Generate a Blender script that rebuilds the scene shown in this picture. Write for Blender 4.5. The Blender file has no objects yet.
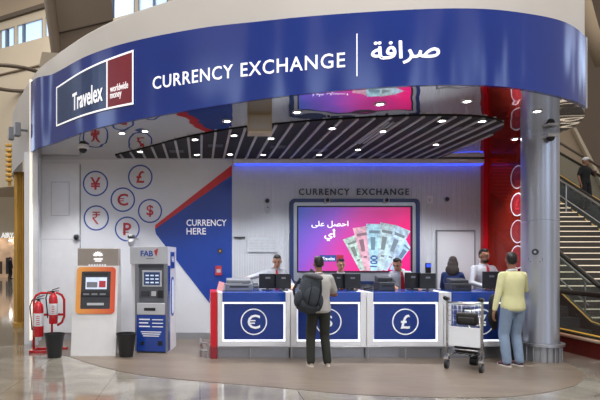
import bpy, bmesh, math, random
from mathutils import Vector, Matrix, Euler
random.seed(4)
SC = bpy.context.scene
COL = SC.collection
PI = math.pi
F, CX, CY, H = 530.0, 200.0, 257.0, 1.65
def PX(px, d): return (px - CX) * d / F
def PZ(py, d): return H + (CY - py) * d / F
V = Vector

# ------------------------------------------------------------------ materials
def lin(c):
    if isinstance(c, str):
        c = c.lstrip('#'); c = tuple(int(c[i:i+2], 16) / 255 for i in (0, 2, 4))
    return tuple((v / 12.92 if v <= .04045 else ((v + .055) / 1.055) ** 2.4) for v in c) + (1.0,)
def mat(name, c, rough=.5, metal=0, var=.08, scale=6, bump=0, bscale=40, emit=None, es=0, spec=.5, coat=0, stretch=None):
    m = bpy.data.materials.new(name); m.use_nodes = True
    nt = m.node_tree; b = nt.nodes['Principled BSDF']
    L = lin(c)
    tc = nt.nodes.new('ShaderNodeTexCoord')
    src = tc.outputs['Object']
    if stretch:
        mp = nt.nodes.new('ShaderNodeMapping'); mp.inputs['Scale'].default_value = stretch
        nt.links.new(src, mp.inputs['Vector']); src = mp.outputs['Vector']
    nz = nt.nodes.new('ShaderNodeTexNoise'); nz.inputs['Scale'].default_value = scale; nz.inputs['Detail'].default_value = 4
    nt.links.new(src, nz.inputs['Vector'])
    cr = nt.nodes.new('ShaderNodeValToRGB')
    cr.color_ramp.elements[0].position = .3; cr.color_ramp.elements[1].position = .7
    cr.color_ramp.elements[0].color = tuple(v * (1 - var) for v in L[:3]) + (1,)
    cr.color_ramp.elements[1].color = tuple(min(1, v * (1 + var)) for v in L[:3]) + (1,)
    nt.links.new(nz.outputs['Fac'], cr.inputs['Fac'])
    nt.links.new(cr.outputs['Color'], b.inputs['Base Color'])
    b.inputs['Roughness'].default_value = rough; b.inputs['Metallic'].default_value = metal
    b.inputs['Specular IOR Level'].default_value = spec
    if coat: b.inputs['Coat Weight'].default_value = coat; b.inputs['Coat Roughness'].default_value = .05
    if emit:
        b.inputs['Emission Color'].default_value = lin(emit); b.inputs['Emission Strength'].default_value = es
    if bump:
        n2 = nt.nodes.new('ShaderNodeTexNoise'); n2.inputs['Scale'].default_value = bscale; n2.inputs['Detail'].default_value = 3
        nt.links.new(src, n2.inputs['Vector'])
        bp = nt.nodes.new('ShaderNodeBump'); bp.inputs['Strength'].default_value = bump; bp.inputs['Distance'].default_value = .02
        nt.links.new(n2.outputs['Fac'], bp.inputs['Height']); nt.links.new(bp.outputs['Normal'], b.inputs['Normal'])
    return m
def glassy(name, c, fac=.8, rough=.02):
    m = bpy.data.materials.new(name); m.use_nodes = True
    nt = m.node_tree; nt.nodes.clear()
    out = nt.nodes.new('ShaderNodeOutputMaterial'); mx = nt.nodes.new('ShaderNodeMixShader')
    tr = nt.nodes.new('ShaderNodeBsdfTransparent'); gl = nt.nodes.new('ShaderNodeBsdfPrincipled')
    tr.inputs['Color'].default_value = lin(c)
    gl.inputs['Base Color'].default_value = lin(c); gl.inputs['Roughness'].default_value = rough
    mx.inputs['Fac'].default_value = 1 - fac
    nt.links.new(tr.outputs[0], mx.inputs[1]); nt.links.new(gl.outputs[0], mx.inputs[2]); nt.links.new(mx.outputs[0], out.inputs[0])
    return m

M = {}
M['white'] = mat('white_lacquer', '#dcdde0', .35, var=.03)
M['wall'] = mat('white_wall_panel', '#d6d8de', .45, var=.03, scale=2)
M['rib'] = mat('ribbed_wall_paint', '#cdd0d6', .5, var=.03, scale=2)
M['drum'] = mat('white_bulkhead', '#c9c6c1', .5, var=.04, scale=1)
M['blue'] = mat('royal_blue_gloss', '#1a3f96', .22, var=.06, scale=2, coat=.3)
M['fascia'] = mat('fascia_blue_gloss', '#0c3390', .1, var=.1, scale=1, bump=.03, bscale=1.2, spec=.8)
M['panelblue'] = mat('counter_panel_blue', '#14317c', .35, var=.06)
M['red'] = mat('signal_red', '#c51526', .3, var=.06, coat=.2)
M['symred'] = mat('printed_red', '#b8323a', .5, var=.05)
M['symblue'] = mat('printed_blue', '#2c4fa0', .5, var=.05)
M['logored'] = mat('logo_red', '#8c2431', .35, var=.05)
M['logoblue'] = mat('logo_slate_blue', '#26406f', .2, var=.06)
M['lettering'] = mat('white_lettering', '#f4f5f8', .4, var=.01, emit='#ffffff', es=.55)
M['printwhite'] = mat('printed_white', '#e8ebf2', .5, var=.02, emit='#ffffff', es=.1)
M['greyletter'] = mat('dark_grey_lettering', '#3c4150', .5)
M['steel'] = mat('brushed_steel', '#b6b8bd', .32, .9, var=.06, scale=3, stretch=(1, 1, 20))
M['column'] = mat('column_metal_cladding', '#b4b9c4', .3, .75, var=.04, scale=2, stretch=(1, 1, .3))
M['chrome'] = mat('chrome_tube', '#cdd0d4', .18, 1, var=.03)
M['alu'] = mat('silver_skirting', '#a9abb0', .35, .6, var=.05)
M['black'] = mat('black_plastic', '#17181b', .4, var=.15)
M['darkgrey'] = mat('dark_grey_plastic', '#33363c', .45, var=.1)
M['midgrey'] = mat('mid_grey_plastic', '#777b82', .45, var=.06)
M['lightgrey'] = mat('light_grey_plastic', '#b9bcc2', .45, var=.05)
M['void'] = mat('black_ceiling_void', '#0d0d10', .7, var=.2)
M['slat'] = mat('grey_metal_slat', '#b4b3b6', .45, 0, var=.05)
M['gold'] = mat('gold_metal', '#c49a4c', .4, .6, var=.15, scale=3, stretch=(1, 1, .4))
M['beige'] = mat('beige_plaster', '#a08f78', .7, var=.06, scale=.4)
M['cream'] = mat('cream_plaster', '#bfb29c', .7, var=.05, scale=.4)
M['brown'] = mat('taupe_panel', '#70604f', .65, var=.06, scale=.4)
M['brown2'] = mat('dark_taupe_panel', '#574a3d', .6, var=.06, scale=.4)
M['led'] = mat('white_led', '#ffffff', .5, var=.01, emit='#f3f6ff', es=1.5)
M['ledwarm'] = mat('warm_led_strip', '#fff6e6', .5, var=.01, emit='#fff2e0', es=.55)
M['ledblue'] = mat('blue_led', '#4060ff', .5, var=.01, emit='#3c50f0', es=1.6)
M['lens'] = mat('downlight_lens', '#ffffff', .5, var=.01, emit='#fff8f0', es=22)
M['tread'] = mat('stair_tread', '#4a443e', .5, var=.1)
M['nosing'] = mat('lit_stair_nosing', '#e8dcc8', .5, var=.05, emit='#f0dcc0', es=.65)
M['handrail'] = mat('black_rubber_handrail', '#1c1a19', .35, var=.1)
M['yellowled'] = mat('yellow_skirt_light', '#d8b050', .5, var=.05, emit='#d8a840', es=.45)
M['cladding'] = mat('dark_brown_cladding', '#2a1d1a', .3, var=.1)
M['redplinth'] = mat('dark_red_plinth', '#571f1a', .25, var=.1)
M['extred'] = mat('extinguisher_red', '#c01420', .25, var=.06, coat=.5)
M['sky'] = mat('window_daylight', '#b9d4f5', .2, var=.06, scale=.3, emit='#b4d0f8', es=.75)
M['skyframe'] = mat('window_mullion', '#6d7c8e', .5, var=.06)
M['shopglow'] = mat('shop_interior', '#c9a98a', .6, var=.35, scale=1.2, emit='#e8c09a', es=.25)
M['redglass'] = glassy('red_tinted_glass', '#c8402e', .7, .08)
M['glass'] = glassy('clear_glass', '#e6ebea', .94)
M['skin'] = mat('skin_light', '#b98a6e', .5, var=.06)
M['skin2'] = mat('skin_brown', '#8a5f48', .5, var=.06)
M['hair'] = mat('dark_hair', '#15110f', .5, var=.2, scale=30, bump=.3, bscale=90)
M['brownhair'] = mat('dark_brown_hair', '#241813', .5, var=.3, scale=30, bump=.4, bscale=90)
M['shirt'] = mat('white_shirt', '#b6b9c2', .8, var=.05, bump=.25, bscale=14)
M['tee'] = mat('pale_grey_tee', '#a5a29d', .85, var=.06, bump=.3, bscale=12)
M['yellowshirt'] = mat('pale_yellow_shirt', '#cfcd9c', .85, var=.06, bump=.4, bscale=12)
M['bluejacket'] = mat('navy_blue_jacket', '#23386b', .8, var=.12, bump=.3, bscale=14)
M['greyvest'] = mat('charcoal_jacket', '#4a4b50', .8, var=.08, bump=.25, bscale=14)
M['trousers'] = mat('dark_olive_trousers', '#23251f', .85, var=.15, bump=.4, bscale=12)
M['blacktrousers'] = mat('black_trousers', '#15161a', .85, var=.12, bump=.3, bscale=12)
M['jeans'] = mat('light_blue_jeans', '#7d90a8', .85, var=.14, bump=.4, bscale=12)
M['shoe'] = mat('pale_sneaker', '#b9aa9c', .6, var=.1)
M['sneaker'] = mat('maroon_navy_sneaker', '#43232f', .6, var=.4, scale=12)
M['sole'] = mat('rubber_sole', '#cfc9c4', .6)
M['tie'] = mat('red_tie', '#b01a26', .6, var=.06)
M['backpack'] = mat('slate_backpack_fabric', '#2a3038', .8, var=.15, bump=.4, bscale=12)
M['strap'] = mat('black_webbing', '#131416', .8)
M['bag'] = mat('black_bag_fabric', '#131315', .7, var=.2, bump=.4, bscale=12)
M['bin'] = mat('black_bin_plastic', '#1d1f21', .45, var=.12)
M['kioskwhite'] = mat('kiosk_white', '#d9d9da', .4, var=.03)
M['taupe'] = mat('kiosk_header_taupe', '#9c948c', .4, var=.04)
M['screenoff'] = mat('dark_screen', '#14161a', .15, var=.1)
M['screenlit'] = mat('pale_lit_screen', '#c7d2e2', .3, var=.12, scale=20, emit='#b9c8e0', es=.5)
M['atmblue'] = mat('atm_blue_screen', '#1c2f55', .3, var=.2, emit='#22407a', es=.3)
M['recessgrey'] = mat('recess_grey', '#5a5e66', .45, var=.08)
M['reddisc'] = mat('dark_red_disc', '#8e1c20', .35, var=.1)
M['navy'] = mat('navy_frame', '#1c2f60', .35, var=.05)
M['paper'] = mat('paper', '#dadde2', .8, var=.02)
M['frost'] = mat('frosted_notice', '#c3c7ce', .4, var=.05, scale=20)
M['pink'] = mat('pink_leaflet', '#e0a0a0', .7)
M['drumside'] = mat('white_bulkhead_side', '#bdbab6', .5, var=.03)
M['cyan'] = mat('beacon_blue', '#2340ff', .3, var=.05, emit='#2848ff', es=1.5)

# gradient orange border for the kiosk
def orange_mat():
    m = mat('orange_gradient', '#e06a28', .4)
    nt = m.node_tree; b = nt.nodes['Principled BSDF']
    tc = nt.nodes.new('ShaderNodeTexCoord'); sx = nt.nodes.new('ShaderNodeSeparateXYZ'); cr = nt.nodes.new('ShaderNodeValToRGB')
    nt.links.new(tc.outputs['Generated'], sx.inputs[0]); nt.links.new(sx.outputs['X'], cr.inputs[0])
    cr.color_ramp.elements[0].color = lin('#e8a04a'); cr.color_ramp.elements[1].color = lin('#cc4a2c')
    nt.links.new(cr.outputs[0], b.inputs['Base Color'])
    return m
M['orange'] = orange_mat()
def display_mat():
    m = bpy.data.materials.new('display_gradient'); m.use_nodes = True
    nt = m.node_tree; b = nt.nodes['Principled BSDF']
    tc = nt.nodes.new('ShaderNodeTexCoord'); sx = nt.nodes.new('ShaderNodeSeparateXYZ'); cr = nt.nodes.new('ShaderNodeValToRGB')
    nt.links.new(tc.outputs['Generated'], sx.inputs[0])
    mt = nt.nodes.new('ShaderNodeMath'); mt.operation = 'MULTIPLY_ADD'; mt.inputs[1].default_value = -.35; mt.inputs[2].default_value = .3
    nt.links.new(sx.outputs['Z'], mt.inputs[0])
    ad = nt.nodes.new('ShaderNodeMath'); ad.operation = 'ADD'
    nt.links.new(sx.outputs['X'], ad.inputs[0]); nt.links.new(mt.outputs[0], ad.inputs[1])
    nt.links.new(ad.outputs[0], cr.inputs[0])
    e = cr.color_ramp.elements
    e[0].position = 0; e[0].color = lin('#4450a8'); e[1].position = 1; e[1].color = lin('#d4186e')
    k = e.new(.3); k.color = lin('#7a4ab0'); k = e.new(.55); k.color = lin('#b8388e')
    nt.links.new(cr.outputs[0], b.inputs['Base Color']); nt.links.new(cr.outputs[0], b.inputs['Emission Color'])
    b.inputs['Emission Strength'].default_value = .6; b.inputs['Roughness'].default_value = .25
    return m
M['display'] = display_mat()
def marble_mat():
    m = bpy.data.materials.new('polished_beige_marble'); m.use_nodes = True
    nt = m.node_tree; b = nt.nodes['Principled BSDF']
    tc = nt.nodes.new('ShaderNodeTexCoord')
    n1 = nt.nodes.new('ShaderNodeTexNoise'); n1.inputs['Scale'].default_value = 1.4; n1.inputs['Detail'].default_value = 8; n1.inputs['Distortion'].default_value = 1.2
    nt.links.new(tc.outputs['Object'], n1.inputs['Vector'])
    cr = nt.nodes.new('ShaderNodeValToRGB'); e = cr.color_ramp.elements
    e[0].position = .3; e[0].color = lin('#77726a'); e[1].position = .7; e[1].color = lin('#9a958b')
    nt.links.new(n1.outputs['Fac'], cr.inputs[0])
    n2 = nt.nodes.new('ShaderNodeTexNoise'); n2.inputs['Scale'].default_value = 45; n2.inputs['Detail'].default_value = 2
    nt.links.new(tc.outputs['Object'], n2.inputs['Vector'])
    mx = nt.nodes.new('ShaderNodeMixRGB'); mx.blend_type = 'OVERLAY'; mx.inputs[0].default_value = .35
    nt.links.new(cr.outputs[0], mx.inputs[1]); nt.links.new(n2.outputs['Fac'], mx.inputs[2])
    bk = nt.nodes.new('ShaderNodeTexBrick'); bk.offset = 0; bk.inputs['Scale'].default_value = 1
    bk.inputs['Brick Width'].default_value = 1.2; bk.inputs['Row Height'].default_value = 1.2; bk.inputs['Mortar Size'].default_value = .004
    bk.inputs['Color1'].default_value = bk.inputs['Color2'].default_value = (1, 1, 1, 1); bk.inputs['Mortar'].default_value = (.55, .52, .48, 1)
    nt.links.new(tc.outputs['Object'], bk.inputs['Vector'])
    m2 = nt.nodes.new('ShaderNodeMixRGB'); m2.blend_type = 'MULTIPLY'; m2.inputs[0].default_value = 1
    nt.links.new(mx.outputs[0], m2.inputs[1]); nt.links.new(bk.outputs['Color'], m2.inputs[2])
    nt.links.new(m2.outputs[0], b.inputs['Base Color'])
    b.inputs['Roughness'].default_value = .07; b.inputs['Specular IOR Level'].default_value = .8
    return m
M['marble'] = marble_mat()
def wood_mat():
    m = bpy.data.materials.new('grey_brown_wood_vinyl'); m.use_nodes = True
    nt = m.node_tree; b = nt.nodes['Principled BSDF']
    tc = nt.nodes.new('ShaderNodeTexCoord')
    mp = nt.nodes.new('ShaderNodeMapping'); mp.inputs['Rotation'].default_value = (0, 0, .12)
    nt.links.new(tc.outputs['Object'], mp.inputs[0])
    bk = nt.nodes.new('ShaderNodeTexBrick'); bk.inputs['Scale'].default_value = 1; bk.inputs['Brick Width'].default_value = 1.2; bk.inputs['Row Height'].default_value = .18
    bk.inputs['Mortar Size'].default_value = .003
    bk.inputs['Color1'].default_value = lin('#7e7164'); bk.inputs['Color2'].default_value = lin('#73675b'); bk.inputs['Mortar'].default_value = lin('#6a5d52')
    nt.links.new(mp.outputs[0], bk.inputs['Vector'])
    m3 = nt.nodes.new('ShaderNodeMapping'); m3.inputs['Scale'].default_value = (2, 24, 1)
    nt.links.new(mp.outputs[0], m3.inputs[0])
    nz = nt.nodes.new('ShaderNodeTexNoise'); nz.inputs['Scale'].default_value = 1.5; nz.inputs['Detail'].default_value = 5
    nt.links.new(m3.outputs[0], nz.inputs['Vector'])
    mx = nt.nodes.new('ShaderNodeMixRGB'); mx.blend_type = 'OVERLAY'; mx.inputs[0].default_value = .5
    nt.links.new(bk.outputs['Color'], mx.inputs[1]); nt.links.new(nz.outputs['Fac'], mx.inputs[2])
    nt.links.new(mx.outputs[0], b.inputs['Base Color']); b.inputs['Roughness'].default_value = .33
    return m
M['wood'] = wood_mat()
def mirror_mat():
    m = bpy.data.materials.new('stretched_mirror_film'); m.use_nodes = True
    nt = m.node_tree; b = nt.nodes['Principled BSDF']
    b.inputs['Base Color'].default_value = (.72, .72, .73, 1); b.inputs['Metallic'].default_value = 1; b.inputs['Roughness'].default_value = .03
    tc = nt.nodes.new('ShaderNodeTexCoord'); nz = nt.nodes.new('ShaderNodeTexNoise'); nz.inputs['Scale'].default_value = 1.6; nz.inputs['Detail'].default_value = 1
    nt.links.new(tc.outputs['Object'], nz.inputs['Vector'])
    bp = nt.nodes.new('ShaderNodeBump'); bp.inputs['Strength'].default_value = .12; bp.inputs['Distance'].default_value = .08
    nt.links.new(nz.outputs['Fac'], bp.inputs['Height']); nt.links.new(bp.outputs['Normal'], b.inputs['Normal'])
    return m
M['mirror'] = mirror_mat()

# ------------------------------------------------------------------ mesh helpers
class MB:
    def __init__(s): s.b = bmesh.new()
    def box(s, c, size, rot=None, bev=0):
        r = bmesh.ops.create_cube(s.b, size=1)
        vs = r['verts']
        mt = Matrix.Translation(V(c)) @ (Euler(rot).to_matrix().to_4x4() if rot else Matrix()) @ Matrix.Diagonal((size[0], size[1], size[2], 1))
        bmesh.ops.transform(s.b, matrix=mt, verts=vs)
        if bev:
            es = list({e for v in vs for e in v.link_edges})
            bmesh.ops.bevel(s.b, geom=es, offset=bev, segments=2, affect='EDGES', profile=.5)
        return s
    def bb(s, x0, x1, y0, y1, z0, z1, bev=0):
        return s.box(((x0+x1)/2, (y0+y1)/2, (z0+z1)/2), (abs(x1-x0), abs(y1-y0), abs(z1-z0)), bev=bev)
    def cyl(s, p0, p1, r0, r1=None, n=16, caps=True):
        p0, p1 = V(p0), V(p1); r1 = r0 if r1 is None else r1
        d = p1 - p0; q = d.to_track_quat('Z', 'Y')
        rings = []
        for p, r in ((p0, r0), (p1, r1)):
            rings.append([s.b.verts.new(p + q @ V((r*math.cos(2*PI*i/n), r*math.sin(2*PI*i/n), 0))) for i in range(n)])
        for i in range(n): s.b.faces.new((rings[0][i], rings[0][(i+1) % n], rings[1][(i+1) % n], rings[1][i]))
        if caps:
            s.b.faces.new(rings[0][::-1]); s.b.faces.new(rings[1])
        return s
    def tube(s, pts, r, n=8, closed=False):
        pts = [V(p) for p in pts]; rings = []
        N = len(pts)
        up = None
        for i, p in enumerate(pts):
            a = pts[(i-1) % N] if (closed or i > 0) else p; c = pts[(i+1) % N] if (closed or i < N-1) else p
            t = (c - a).normalized()
            if up is None:
                up = V((0, 0, 1)) if abs(t.z) < .9 else V((0, 1, 0))
            x = t.cross(up)
            if x.length < 1e-4: x = t.cross(V((1, 0, 0)))
            x.normalize(); y = x.cross(t).normalized(); up = y
            rr = r[i] if isinstance(r, (list, tuple)) else r
            rings.append([s.b.verts.new(p + x*rr*math.cos(2*PI*k/n) + y*rr*math.sin(2*PI*k/n)) for k in range(n)])
        for i in range(N if closed else N-1):
            A, B = rings[i], rings[(i+1) % N]
            for k in range(n): s.b.faces.new((A[k], A[(k+1) % n], B[(k+1) % n], B[k]))
        if not closed: s.b.faces.new(rings[0][::-1]); s.b.faces.new(rings[-1])
        return s
    def lathe(s, prof, c=(0, 0, 0), n=32, sx=1, sy=1):
        c = V(c); rings = []
        for r, z in prof: rings.append([s.b.verts.new(c + V((sx*r*math.cos(2*PI*k/n), sy*r*math.sin(2*PI*k/n), z))) for k in range(n)])
        for i in range(len(rings)-1):
            for k in range(n): s.b.faces.new((rings[i][k], rings[i][(k+1) % n], rings[i+1][(k+1) % n], rings[i+1][k]))
        s.b.faces.new(rings[0][::-1]); s.b.faces.new(rings[-1])
        return s
    def loft(s, rings):
        R = [[s.b.verts.new(V(p)) for p in r] for r in rings]; n = len(R[0])
        for i in range(len(R)-1):
            for k in range(n): s.b.faces.new((R[i][k], R[i][(k+1) % n], R[i+1][(k+1) % n], R[i+1][k]))
        s.b.faces.new(R[0][::-1]); s.b.faces.new(R[-1])
        return s
    def ell(s, c, r, rot=None, n=16):
        k = bmesh.ops.create_uvsphere(s.b, u_segments=n, v_segments=max(8, n*2//3), radius=1)
        r = (r, r, r) if not hasattr(r, '__len__') else r
        mt = Matrix.Translation(V(c)) @ (rot.to_4x4() if isinstance(rot, Matrix) else Euler(rot).to_matrix().to_4x4() if rot else Matrix()) @ Matrix.Diagonal((r[0], r[1], r[2], 1))
        bmesh.ops.transform(s.b, matrix=mt, verts=k['verts'])
        return s
    def cap(s, p0, r0, p1, r1, n=12):
        s.cyl(p0, p1, r0, r1, n); s.ell(p0, r0, n=n); s.ell(p1, r1, n=n); return s
    def prism(s, poly, h0, h1, axis='z'):
        def P(a, b, h): return {'z': (a, b, h), 'y': (a, h, b), 'x': (h, a, b)}[axis]
        A = [s.b.verts.new(P(a, b, h0)) for a, b in poly]; B = [s.b.verts.new(P(a, b, h1)) for a, b in poly]
        n = len(poly)
        for i in range(n): s.b.faces.new((A[i], A[(i+1) % n], B[(i+1) % n], B[i]))
        s.b.faces.new(A[::-1]); s.b.faces.new(B)
        return s
    def ring(s, c, R, w, t, n=40, axis='y'):
        """flat ring standing in the XZ plane (axis y) or YZ plane (axis x)"""
        c = V(c); rs = []
        for rr, tt in ((R-w/2, 0), (R+w/2, 0), (R+w/2, -t), (R-w/2, -t)):
            rs.append([s.b.verts.new(c + (V((rr*math.cos(2*PI*k/n), tt, rr*math.sin(2*PI*k/n))) if axis == 'y' else V((tt, rr*math.cos(2*PI*k/n), rr*math.sin(2*PI*k/n))))) for k in range(n)])
        for i in range(4):
            for k in range(n): s.b.faces.new((rs[i][k], rs[i][(k+1) % n], rs[(i+1) % 4][(k+1) % n], rs[(i+1) % 4][k]))
        return s
    def quad(s, *p):
        s.b.faces.new([s.b.verts.new(V(q)) for q in p]); return s
    def add_mesh(s, me, fn=None):
        vs = [s.b.verts.new(fn(v.co) if fn else v.co) for v in me.vertices]
        for p in me.polygons:
            try: s.b.faces.new([vs[i] for i in p.vertices])
            except ValueError: pass
        return s
    def xf(s, mt): bmesh.ops.transform(s.b, matrix=mt, verts=s.b.verts[:]); return s
    def build(s, name, m, parent=None, smooth=None, loc=None):
        bmesh.ops.recalc_face_normals(s.b, faces=s.b.faces[:])
        me = bpy.data.meshes.new(name); s.b.to_mesh(me); s.b.free()
        if smooth:
            me.polygons.foreach_set('use_smooth', [True]*len(me.polygons))
            if smooth is not True:
                me.set_sharp_from_angle(angle=math.radians(smooth))
        return link(name, me, m, parent, loc)
def link(name, me, m, parent=None, loc=None):
    o = bpy.data.objects.new(name, me); COL.objects.link(o)
    me.materials.append(M[m] if isinstance(m, str) else m)
    if parent is not None: o.parent = parent
    if loc is not None: o.location = loc
    return o
def tag(o, label=None, cat=None, group=None, kind=None):
    if label: o['label'] = label
    if cat: o['category'] = cat
    if group: o['group'] = group
    if kind: o['kind'] = kind
    return o
def thing(name, label, cat, loc=(0, 0, 0), rz=0, group=None):
    o = bpy.data.objects.new(name, None); COL.objects.link(o); o.location = loc; o.rotation_euler = (0, 0, rz)
    o.empty_display_size = .1
    return tag(o, label, cat, group)
def copy_tree(o, parent=None):
    c = o.copy(); COL.objects.link(c); c.parent = parent
    for ch in list(o.children): copy_tree(ch, c)
    return c
def struct(o): o['kind'] = 'structure'; return o
def text_mesh(s, bold=0, ext=.0, spacing=1.0):
    cu = bpy.data.curves.new('lettering', 'FONT'); cu.body = s; cu.size = 1; cu.offset = bold; cu.extrude = ext; cu.resolution_u = 3
    cu.space_character = spacing
    o = bpy.data.objects.new('lettering', cu); COL.objects.link(o)
    dg = bpy.context.evaluated_depsgraph_get()
    me = bpy.data.meshes.new_from_object(o.evaluated_get(dg))
    bpy.data.objects.remove(o); bpy.data.curves.remove(cu)
    return me
def glyph_text(mb, s, x0, x1, z0, z1, fn, bold=0, ext=.01):
    pos, prev = [], ''
    ref = bounds(text_mesh('I', 0))[1]
    for ch in s:
        pos.append(bounds(text_mesh(prev+'I', 0))[1]-ref if prev else 0); prev += ch
    ms = []
    for c, p in zip(s, pos):
        if c == ' ': continue
        me = text_mesh(c, 0, ext); bb_ = bmesh.new(); t_ = MB()
        for k in range(8): t_.add_mesh(me, lambda co: co+V((bold*math.cos(k*PI/4), bold*math.sin(k*PI/4), k*.0004)))
        m2 = bpy.data.meshes.new('g'); t_.b.to_mesh(m2); t_.b.free(); bb_.free(); bpy.data.meshes.remove(me); ms.append((m2, p))
    B = [(bounds(m), p) for m, p in ms]
    a = min(b[0]+p for b, p in B); b_ = max(b[1]+p for b, p in B); c = min(b[2] for b, p in B); d = max(b[3] for b, p in B)
    for m, p in ms:
        mb.add_mesh(m, lambda co: fn(x0+(co.x+p-a)*(x1-x0)/(b_-a), z0+(co.y-c)*(z1-z0)/(d-c), co.z)); bpy.data.meshes.remove(m)
    return mb
def bounds(me):
    xs = [v.co.x for v in me.vertices]; ys = [v.co.y for v in me.vertices]
    return min(xs), max(xs), min(ys), max(ys)
def text_to(mb, s, x0, x1, z0, z1, fn, bold=0, ext=.01, spacing=1.0, keep=False):
    """fit text to the box (x0..x1, z0..z1), mapped by fn(u, v, w)"""
    me = text_mesh(s, bold, ext, spacing); a, b, c, d = bounds(me)
    sx = (x1-x0)/(b-a); sz = (z1-z0)/(d-c)
    if keep: sz = sx
    def g(co): return fn(x0+(co.x-a)*sx, z0+(co.y-c)*sz, co.z)
    mb.add_mesh(me, g); bpy.data.meshes.remove(me)
    return mb
def plane(Y): return lambda u, v, w: V((u, Y - max(w, 0)*.4, v))
def rrect(x0, x1, z0, z1, r, n=6):
    pts = []
    for cx, cz, a0 in ((x1-r, z1-r, 0), (x0+r, z1-r, PI/2), (x0+r, z0+r, PI), (x1-r, z0+r, 1.5*PI)):
        for i in range(n+1):
            a = a0 + PI/2*i/n; pts.append((cx+r*math.cos(a), cz+r*math.sin(a)))
    return pts
def frame_prism(mb, outer, inner, h0, h1, fn=None):
    fn = fn or (lambda a, b, h: V((a, h, b)))
    n = len(outer); rs = [[mb.b.verts.new(fn(a, b, h)) for a, b in P] for P, h in ((outer, h0), (outer, h1), (inner, h1), (inner, h0))]
    for i in range(4):
        for k in range(n): mb.b.faces.new((rs[i][k], rs[i][(k+1) % n], rs[(i+1) % 4][(k+1) % n], rs[(i+1) % 4][k]))
    return mb

# ------------------------------------------------------------------ plan curve of the round bulkhead
CT = 3.6   # soffit height
plan = [(-4.75, 14.2), (-4.47, 12.6), (-3.15, 9.94), (-2.45, 9.07), (-1.70, 8.2), (-.96, 7.6), (0, 7.0), (.745, 6.58), (1.426, 6.3), (2.29, 6.08), (3.0, 6.04), (3.6, 6.14), (4.4, 6.5), (4.98, 6.92), (5.36, 7.4), (5.56, 7.85), (5.66, 8.3), (5.72, 9.2), (5.74, 10.7)]
tops = [4.7, 4.9, 4.89, 4.78, 4.75, 4.72, 4.65, 4.555, 4.5, 4.46, 4.46, 4.47, 4.52, 4.5, 4.5, 4.5, 4.5, 4.5, 4.5]
def catmull(P, n=12):
    out = []
    for i in range(len(P)-1):
        p0 = P[max(i-1, 0)]; p1 = P[i]; p2 = P[i+1]; p3 = P[min(i+2, len(P)-1)]
        for k in range(n):
            t = k/n
            out.append(tuple(.5*((2*b) + (c-a)*t + (2*a-5*b+4*c-d)*t*t + (3*b-a-3*c+d)*t**3) for a, b, c, d in zip(p0, p1, p2, p3)))
    out.append(P[-1]); return out
CUR = catmull([(x, y, t) for (x, y), t in zip(plan, tops)])
NSEG = 12
I0 = 2*NSEG      # fascia start (left end)
I1 = 13*NSEG     # fascia end (right end)
FAS = CUR[I0:I1+1]
cum = [0]
for a, b in zip(FAS, FAS[1:]): cum.append(cum[-1] + math.hypot(b[0]-a[0], b[1]-a[1]))
def fas_at(s):
    s = max(0, min(cum[-1]-1e-5, s))
    i = max(k for k in range(len(cum)-1) if cum[k] <= s)
    t = (s-cum[i])/(cum[i+1]-cum[i]); a, b = FAS[i], FAS[i+1]
    x, y, tp = (a[j]+(b[j]-a[j])*t for j in range(3))
    def tg(j):
        i0, i1 = max(j-1, 0), min(j+1, len(FAS)-1)
        l = math.hypot(FAS[i1][0]-FAS[i0][0], FAS[i1][1]-FAS[i0][1]); return (FAS[i1][0]-FAS[i0][0])/l, (FAS[i1][1]-FAS[i0][1])/l
    (ax_, ay_), (bx_, by_) = tg(i), tg(i+1)
    tx, ty = ax_+(bx_-ax_)*t, ay_+(by_-ay_)*t; l = math.hypot(tx, ty)
    return x, y, tp, ty/l, -tx/l     # outward normal
def s_of(px):
    def p(k):
        x, y, tp, nx, ny = fas_at(cum[-1]*k/1200)
        return abs(CX + F*(x+nx*.055)/(y+ny*.055) - px)
    return cum[-1]*min(range(1201), key=p)/1200
def on_fascia(off):
    def fn(s, v, w):
        x, y, tp, nx, ny = fas_at(s); o = off + max(w, 0)*.4
        return V((x+nx*o, y+ny*o, (CT+tp)/2+v))
    return fn

# ------------------------------------------------------------------ setting: floors
o = MB().bb(-60, 40, -14, 70, -.1, 0).build('floor', 'marble'); struct(o)
disc = [(-3.16, 10.62), (-3.1, 9.95), (-2.55, 9.2), (-2.14, 8.74), (-1.5, 7.97), (-.83, 7.4), (0, 7.03), (.65, 6.8), (1.245, 6.58), (1.9, 6.34), (2.93, 6.2), (3.6, 6.24), (4.15, 6.42), (4.7, 6.72), (5.05, 7.02), (5.4, 7.45), (5.6, 7.9), (5.72, 8.5), (5.72, 10.62)]
dc = [(p[0], p[1]) for p in catmull(disc, 8)]
mb = MB()
mb.prism(dc, 0, .006)
o = mb.build('floor_wood', 'wood'); struct(o)

# ------------------------------------------------------------------ setting: booth walls
YW = 10.6
o = MB().bb(-3.3, .64, YW, YW+.15, 0, CT+.02).build('wall_left', 'wall'); struct(o)
mb = MB(); mb.bb(-3.3, -3.16, 9.95, YW, 0, CT+.02)
o = mb.build('wall_side', 'wall'); struct(o)
# ribbed wall
mb = MB(); prof = []
x = .64; pitch = .05
while x < 5.72:
    prof += [(x, 0), (x+.034, 0), (x+.037, .014), (x+.047, .014)]; x += pitch
lo = [mb.b.verts.new((a, YW+.02+b, 0)) for a, b in prof]; hi = [mb.b.verts.new((a, YW+.02+b, CT+.02)) for a, b in prof]
for i in range(len(prof)-1): mb.b.faces.new((lo[i], lo[i+1], hi[i+1], hi[i]))
mb.bb(.64, 5.8, YW+.05, YW+.15, 0, CT+.02)
o = mb.build('wall_back', 'rib'); struct(o)
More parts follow.
